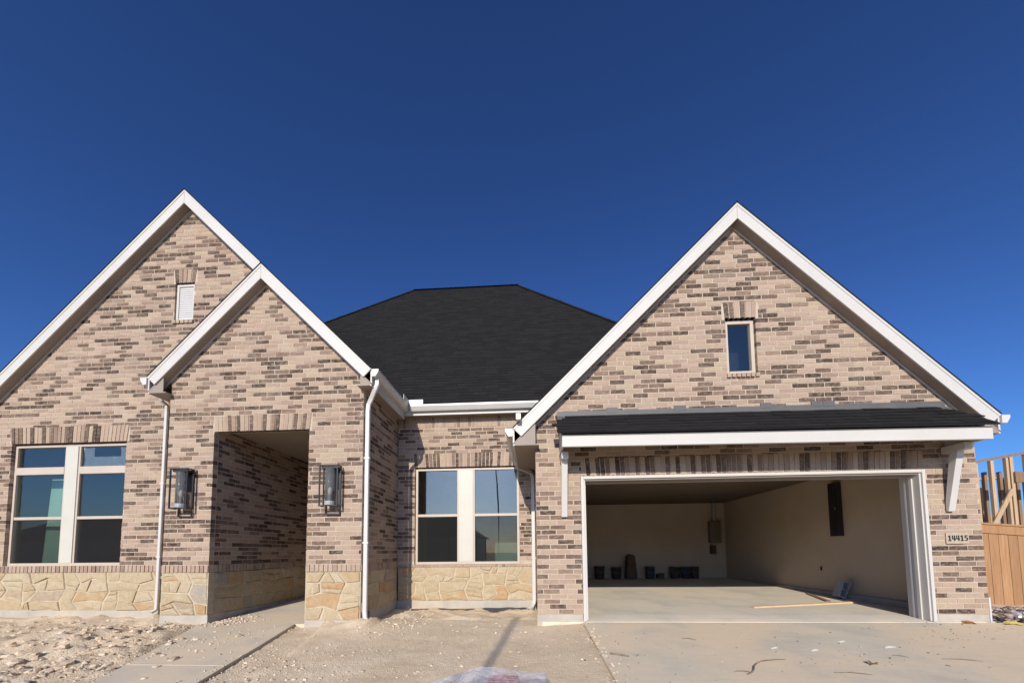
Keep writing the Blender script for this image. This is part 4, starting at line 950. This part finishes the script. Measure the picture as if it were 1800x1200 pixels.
fr = empty('timber_frame', (16, 7.5, 0), 'unfinished timber stud frame of the house next door behind the cedar fence', 'house frame')
FZ = lambda x: 3.83 + 0.178 * (x - 14.68)
def stud(x, y, z0, z1, w=0.10, d=0.09, mat='lumber'):
    b = MB(); b.box(x, x + w, y, y + d, z0, z1, random.random() * 0.4); o = b.build('stud', mat, fr); recalc(o); o.location = -fr.location
for k, xs in enumerate((14.62, 15.12, 15.60, 15.72, 16.2, 16.7, 17.2, 17.7, 18.2, 18.7)): stud(xs, 7.0, 0.0, FZ(xs) - 0.01, 0.10 if k != 2 else 0.07)
for xs in (14.4, 15.05, 15.3, 15.9, 16.6, 17.3, 18.0, 18.7): stud(xs + 0.15, 8.6, 0.0, 3.55, 0.09, 0.09, 'dark_lumber' if xs < 15.1 or xs > 16 else 'lumber')
for xs in (14.75, 14.95, 15.45, 15.85, 16.35, 16.9): stud(xs + 0.1, 7.9, 0.0, 3.7, 0.09, 0.09, 'dark_lumber')
for xs in (15.0, 15.6, 16.5, 17.4, 18.3): stud(xs + 0.9, 10.8, 0.0, 3.6, 0.09, 0.09, 'dark_lumber')
part('top_plate', 'dark_lumber', fr, lambda b: b.prism([(14.4, 6.995, FZ(14.4)), (18.9, 6.995, FZ(18.9)), (18.9, 6.995, FZ(18.9) + 0.08), (14.4, 6.995, FZ(14.4) + 0.08)], [(14.4, 7.1, FZ(14.4)), (18.9, 7.1, FZ(18.9)), (18.9, 7.1, FZ(18.9) + 0.08), (14.4, 7.1, FZ(14.4) + 0.08)]))
part('top_plate', 'lumber', fr, lambda b: b.box(14.4, 19.2, 8.6, 8.7, 3.551, 3.63)); part('bottom_plate', 'lumber', fr, lambda b: b.box(14.5, 18.9, 6.99, 7.1, -0.05, -0.002))
part('header', 'dark_lumber', fr, lambda b: b.box(15.78, 18.2, 6.94, 6.995, 3.16, 3.50))
part('brace', 'lumber', fr, lambda b: b.prism([(14.95, 6.96, 1.75), (15.10, 6.96, 1.75), (15.78, 6.96, 2.95), (15.63, 6.96, 2.95)], [(14.95, 6.998, 1.75), (15.10, 6.998, 1.75), (15.78, 6.998, 2.95), (15.63, 6.998, 2.95)]))
part('brace', 'lumber', fr, lambda b: b.prism([(15.9, 8.5, 3.3), (16.05, 8.5, 3.4), (17.0, 8.5, 1.8), (16.85, 8.5, 1.7)], [(15.9, 8.55, 3.3), (16.05, 8.55, 3.4), (17.0, 8.55, 1.8), (16.85, 8.55, 1.7)]))
part('brace', 'dark_lumber', fr, lambda b: b.prism([(14.6, 8.5, 1.7), (14.8, 8.5, 1.7), (15.6, 8.5, 3.2), (15.4, 8.5, 3.2)], [(14.6, 8.55, 1.7), (14.8, 8.55, 1.7), (15.6, 8.55, 3.2), (15.4, 8.55, 3.2)]))

# ------------------------------------------------------------------ loose things on the ground
def scatter(name, mat, label, n, regions, rmin, rmax, sink=0.3, sq=0.7, power=2.2):
    b = MB()
    for k in range(n):
        cx, cy, sx, sy = random.choice(regions)
        x, y = random.gauss(cx, sx), random.gauss(cy, sy)
        if y > 1.5: continue
        if x < EL and y > YL - 0.03 or EL - 0.02 < x < OL and y > YE - 0.02 or OR < x < ER + 0.03 and y > YE - 0.02: continue
        wl_, wr_ = walk_edges(y)
        z = ground_z(x, y)
        if wl_ < x < wr_ and -4 < y < 0.06: z = walk_z(y)
        elif OL < x < OR and y >= 0.06: z = -0.088 + 0.047 * (y - 0.07)
        if 0.76 < x < drive_right(y) and y < 0: z = drive_z(y)
        r = rmin + (rmax - rmin) * random.random() ** power
        b.blob((x, y, z + r * (1 - sink) * sq * 0.6), r, random.random(), sq)
    o = b.build(name, mat, None, False, 'stuff'); o['label'] = label; return recalc(o)
scatter('dirt_clods', 'clod', 'broken clods of pale soil heaped left of the walk', 1300, [(-6.7, -0.7, 1.0, 0.32), (-7.6, -0.4, 0.9, 0.3), (-5.7, -1.3, 0.5, 0.35), (-5.3, -1.9, 0.35, 0.25), (-6.2, -1.6, 0.9, 0.5)], 0.004, 0.06, 0.75, 0.55, 3.4)
scatter('dirt_clods', 'clod', 'small clods and crumbs of soil between the walk and the drive', 900, [(-2.4, -1.5, 0.5, 0.35), (-2.3, -0.1, 0.28, 0.22), (-1.9, -2.1, 0.6, 0.25), (-2.9, -1.9, 0.3, 0.3), (-0.6, -0.6, 0.7, 0.8), (-2.1, 0.5, 0.2, 0.3)], 0.003, 0.026, 0.45, 0.6, 3.2)
scatter('gravel', 'clod', 'loose pale gravel spilled at the foot of the porch wall', 900, [(-5.3, 0.35, 0.2, 0.25), (-5.1, 0.15, 0.22, 0.12), (-5.75, -0.25, 0.2, 0.1)], 0.005, 0.022)
scatter('gravel', 'gravel', 'dark mixed gravel heap at the foot of the cedar fence', 1700, [(8.0, 1.0, 0.55, 0.4), (7.5, 0.7, 0.35, 0.3), (8.7, 1.3, 0.6, 0.2)], 0.012, 0.06, 0.2)
scatter('grit', 'gravel', 'fine grit and crumbs strewn over the concrete drive', 420, [(2.6, -1.4, 1.2, 0.6), (4.4, -1.0, 1.2, 0.5), (5.8, -0.5, 0.6, 0.4), (1.0, -1.2, 0.25, 0.8)], 0.003, 0.012)
scatter('crumbs', 'clod', 'fine dirt crumbs along the edges of the walk and drive', 900, [(0.80, -1.2, 0.06, 0.9), (-3.35, -1.6, 0.12, 0.6), (-4.75, -1.5, 0.15, 0.6), (-4.2, -0.6, 0.5, 0.5)], 0.003, 0.016)
scatter('clumps', 'clod', 'scraps of mortar and plaster lying along the garage side wall', 160, [(6.15, 1.2, 0.06, 0.25)], 0.006, 0.03)

tw = empty('fallen_twig', (2.2, -1.85, drive_z(-1.85)), 'curved dry forked twig lying on the concrete drive', 'twig')
dz = lambda x, y, h=0.012: (x, y, drive_z(y) + h)
part('stem', 'twig', tw, lambda b: b.tube([dz(2.05, -2.02), dz(2.12, -1.97, .010), dz(2.17, -1.91, .014), dz(2.22, -1.83, .018), dz(2.29, -1.76, .022), dz(2.37, -1.70, .024), dz(2.47, -1.655, .02), dz(2.57, -1.62, .014), dz(2.68, -1.60, .006)], [0.006, 0.0075, 0.007, 0.0065, 0.006, 0.005, 0.0045, 0.0035, 0.0025], 6))
part('fork', 'twig', tw, lambda b: b.tube([dz(2.12, -1.97, .010), dz(2.06, -1.945, .011), dz(1.99, -1.94, .010), dz(1.95, -1.955, .004)], [0.005, 0.0045, 0.004, 0.002], 5))
thing('stick', 'twig', 'short dark stick lying near the left edge of the drive', 'stick', lambda b: b.tube([dz(0.86, -1.46, .01), dz(0.95, -1.49, .011), dz(1.05, -1.54, .009)], [0.010, 0.011, 0.008], 6))
def leaf(name, mat, label, cat, x, y, r, a, z):
    def fn(b):
        pts = []; n = 10
        for q in range(n):
            t = 2 * math.pi * q / n; rr = r * (0.75 + 0.4 * abs(math.cos(t * 2.5))) * (0.6 + 0.4 * abs(math.cos(t)))
            pts.append((x + rr * math.cos(t + a), y + rr * math.sin(t + a) * 0.8, z + 0.018 + 0.02 * math.sin(t * 2)))
        b.prism(pts, [(p[0], p[1], p[2] - 0.003) for p in pts])
    return thing(name, mat, label, cat, fn)
leaf('dry_leaf', 'leaf', 'curled brown dry leaf on the concrete by the right garage pillar', 'leaf', 6.22, -0.07, 0.10, 0.4, -0.04)
leaf('leaf_scrap', 'twig', 'dark leaf scrap beside the twig on the drive', 'leaf', 3.45, -1.72, 0.06, 1.2, drive_z(-1.72))
leaf('yellow_wrapper', 'yellow', 'crumpled yellow wrapper at the edge of the gravel heap', 'litter', 6.75, -0.10, 0.16, 0.1, -0.05)
bo = empty('plastic_bottle', (7.05, 0.1, 0.0), 'crumpled clear plastic bottle with white cap on the gravel', 'bottle')
part('body', 'film', bo, lambda b: b.tube([(6.99, 0.0, 0.05), (7.02, 0.03, 0.055), (7.08, 0.09, 0.058), (7.16, 0.17, 0.058), (7.19, 0.20, 0.058)], [0.014, 0.034, 0.042, 0.040, 0.03], 12), True)
part('cap', 'paper', bo, lambda b: b.tube([(6.955, -0.035, 0.048), (6.985, -0.005, 0.05)], [0.018, 0.018], 10))
for k, (x, y, lb) in enumerate(((2.75, -1.25, 'small white paper scrap left of centre on the drive'), (3.15, -1.32, 'white paper scrap just right of another on the drive'), (4.05, -1.20, 'narrow white paper strip on the drive towards the right pillar'), (3.7, -1.0, 'tiny pale scrap on the drive below the garage floor edge'))):
    thing('paper_scrap', 'paper', lb, 'litter', lambda b: b.prism([(x, y, drive_z(y) + 0.004), (x + 0.09 + 0.05 * (k == 2), y + 0.02, drive_z(y) + 0.012), (x + 0.08, y + 0.05, drive_z(y) + 0.016), (x + 0.01, y + 0.035, drive_z(y) + 0.006)], [(x, y, drive_z(y) + 0.002), (x + 0.09 + 0.05 * (k == 2), y + 0.02, drive_z(y) + 0.010), (x + 0.08, y + 0.05, drive_z(y) + 0.009), (x + 0.01, y + 0.035, drive_z(y) + 0.004)]), 'paper scraps on the drive')
for k, (x0, y0, x1, y1, lb) in enumerate(((4.3, -1.55, 4.62, -1.62, 'long dark twig on the drive at lower right'), (3.9, -1.45, 4.0, -1.52, 'short dark twig on the drive left of the long one'), (1.9, -0.85, 2.05, -0.92, 'thin twig on the drive near the garage floor edge'), (2.9, -1.95, 3.2, -2.0, 'straight brown twig at the bottom edge of the drive'))):
    thing('twig', 'twig', lb, 'twig', lambda b: b.tube([dz(x0, y0, .007), dz((x0 + x1) / 2, (y0 + y1) / 2 + 0.02, .012), dz(x1, y1, .007)], [0.003, 0.005, 0.002], 5), 'loose twigs on the drive')
# black sheeting edge along the recessed wall
def sheeting(b):
    n = 60; x0, x1 = -2.45, -0.02
    for i in range(n + 1):
        x = x0 + (x1 - x0) * i / n
        w = 0.03 + 0.045 * abs(noise.noise(Vector((x * 3, 2, 1)))) + (0.035 if x > -1.0 else 0)
        y = YR - 0.05 + 0.015 * noise.noise(Vector((x * 9, 0, 0)))
        b.v += [(x, y + 0.03, -0.16), (x, y - 0.01, -0.10 + w * 0.6), (x, y - 0.05 - 0.02 * noise.noise(Vector((x * 14, 3, 0))), -0.125 + w * 0.9), (x, y - 0.12, -0.15)]
    for i in range(n):
        for q in range(3): k = i * 4 + q; b.f.append((k, k + 4, k + 5, k + 1)); b.t.append(.5)
o = thing('plastic_sheeting', 'black_plastic', 'crumpled dark plastic sheeting along the foot of the recessed wall', 'sheeting', sheeting)

# plastic wrapped bundle at the bottom edge
bun = empty('wrapped_bundle', (-0.35, -3.0, -0.3), 'bundle wrapped in clear plastic with red netting at the bottom edge', 'bundle')
part('goods', 'pallet_goods', bun, lambda b: b.box(-0.52, 0.12, -3.45, -2.62, -0.35, 0.0), bevel=0.02)
def wrap(b):
    n, m = 90, 70
    for j in range(m + 1):
        for i in range(n + 1):
            u, v = i / n, j / m; x = -1.0 + 1.22 * u; y = -3.6 + 1.05 * v
            e = min(1, min(u, 1 - u) * 9, min(v, 1 - v) * 9)
            z = -0.28 + (0.345 + 0.03 * math.exp(-((u - 0.5) / 0.16) ** 2) - 0.30 * max(0, 0.42 - u)) * e ** 0.7
            z += 0.022 * (1 - 2 * abs(noise.noise(Vector((x * 7, y * 9, 1))))) + 0.012 * (1 - 2 * abs(noise.noise(Vector((x * 19, y * 15, 5))))) - 0.02
            b.v.append((x, y, z))
    for j in range(m):
        for i in range(n): k = j * (n + 1) + i; b.f.append((k, k + 1, k + n + 2, k + n + 1)); b.t.append(.5)
part('plastic_wrap', 'wrap', bun, wrap, False)
def netting(b):
    for k in range(9):
        t = k / 8
        b.tube([(-0.36 + 0.22 * t, -3.2, 0.022), (-0.36 + 0.22 * t + 0.02 * math.sin(k), -2.9, 0.045), (-0.36 + 0.22 * t, -2.66, 0.025)], 0.007, 5)
        b.tube([(-0.37, -3.2 + 0.53 * t, 0.028 + 0.02 * math.sin(3.1 * t)), (-0.25, -3.19 + 0.53 * t, 0.034 + 0.02 * math.sin(3.1 * t)), (-0.13, -3.2 + 0.53 * t, 0.028 + 0.02 * math.sin(3.1 * t))], 0.007, 5)
part('red_netting', 'red_mesh', bun, netting)
part('red_cloth', 'black_plastic', bun, lambda b: b.prism([(-0.35, -3.2, 0.015), (-0.15, -3.2, 0.015), (-0.15, -2.66, 0.018), (-0.35, -2.66, 0.018)], [(-0.35, -3.2, 0.001), (-0.15, -3.2, 0.001), (-0.15, -2.66, 0.001), (-0.35, -2.66, 0.001)]))
thing('corner_strip', 'gutter', 'short white plastic strip upright at the right garage corner', 'strip', lambda b: b.box(XGR + 0.004, XGR + 0.028, 0.0, 0.03, -0.1, 0.32))

# ------------------------------------------------------------------ across the street (throws the pole shadow, mirrored in the glass)
def lamp_post(x, y, h, label):
    e = empty('utility_pole', (x, y, -0.55), label, 'pole', 'poles behind the viewer')
    part('shaft', 'pole', e, lambda b: b.tube([(x, y, -0.6), (x + 0.02, y, h * 0.45), (x - 0.06, y, h * 0.75), (x - 0.22, y, h)], [0.05, 0.045, 0.04, 0.035], 10))
    part('cap', 'galvanised', e, lambda b: b.tube([(x - 0.22, y, h + 0.001), (x - 0.23, y, h + 0.06)], [0.05, 0.03], 10))
lamp_post(-2.20, -14.5, 7.35, 'slim dark pole whose shadow falls across the dirt to the recessed wall')
lamp_post(-24.0, -14.5, 7.0, 'slim dark pole mirrored in the left front window')
def far_house(cx, w, h, rh, label):
    y0, y1 = -46, -36; e = empty('far_house', (cx, -41, -0.55), label, 'house', 'houses across the street')
    part('wall', 'far_wall', e, lambda b: b.box(cx - w / 2, cx + w / 2, y0, y1, -0.6, h))
    part('roof', 'shingle', e, lambda b: b.prism([(cx - w / 2 - 0.5, y1 + 0.5, h), (cx + w / 2 + 0.5, y1 + 0.5, h), (cx + w / 2 - 3.5, (y0 + y1) / 2 + 0.01, h + rh), (cx - w / 2 + 3.5, (y0 + y1) / 2 + 0.01, h + rh)], [(cx - w / 2 - 0.5, y0 - 0.5, h), (cx + w / 2 + 0.5, y0 - 0.5, h), (cx + w / 2 - 3.5, (y0 + y1) / 2 - 0.01, h + rh), (cx - w / 2 + 3.5, (y0 + y1) / 2 - 0.01, h + rh)]))
    for k in (-0.3, 0.05): part('window', 'far_glass', e, lambda b: b.box(cx + w * k, cx + w * k + 1.6, y1 + 0.005, y1 + 0.04, 0.6, 2.3))
    part('door', 'cardboard', e, lambda b: b.box(cx + w * 0.25, cx + w * 0.25 + 1.1, y1 + 0.005, y1 + 0.05, -0.4, 2.0))
far_house(-62, 16, 3.0, 3.2, 'long low house across the street, farthest left')
far_house(-40, 15, 3.0, 3.6, 'low house across the street mirrored in the left window')
far_house(-14, 14, 3.0, 3.0, 'low house across the street, mirrored left of the recessed mullion')
far_house(7, 15, 3.0, 3.6, 'low house across the street, facing the open garage')
far_house(30, 15, 3.0, 3.2, 'low house across the street, farthest right')
print('bricks', len(BRICKS), 'objects', len(bpy.data.objects))
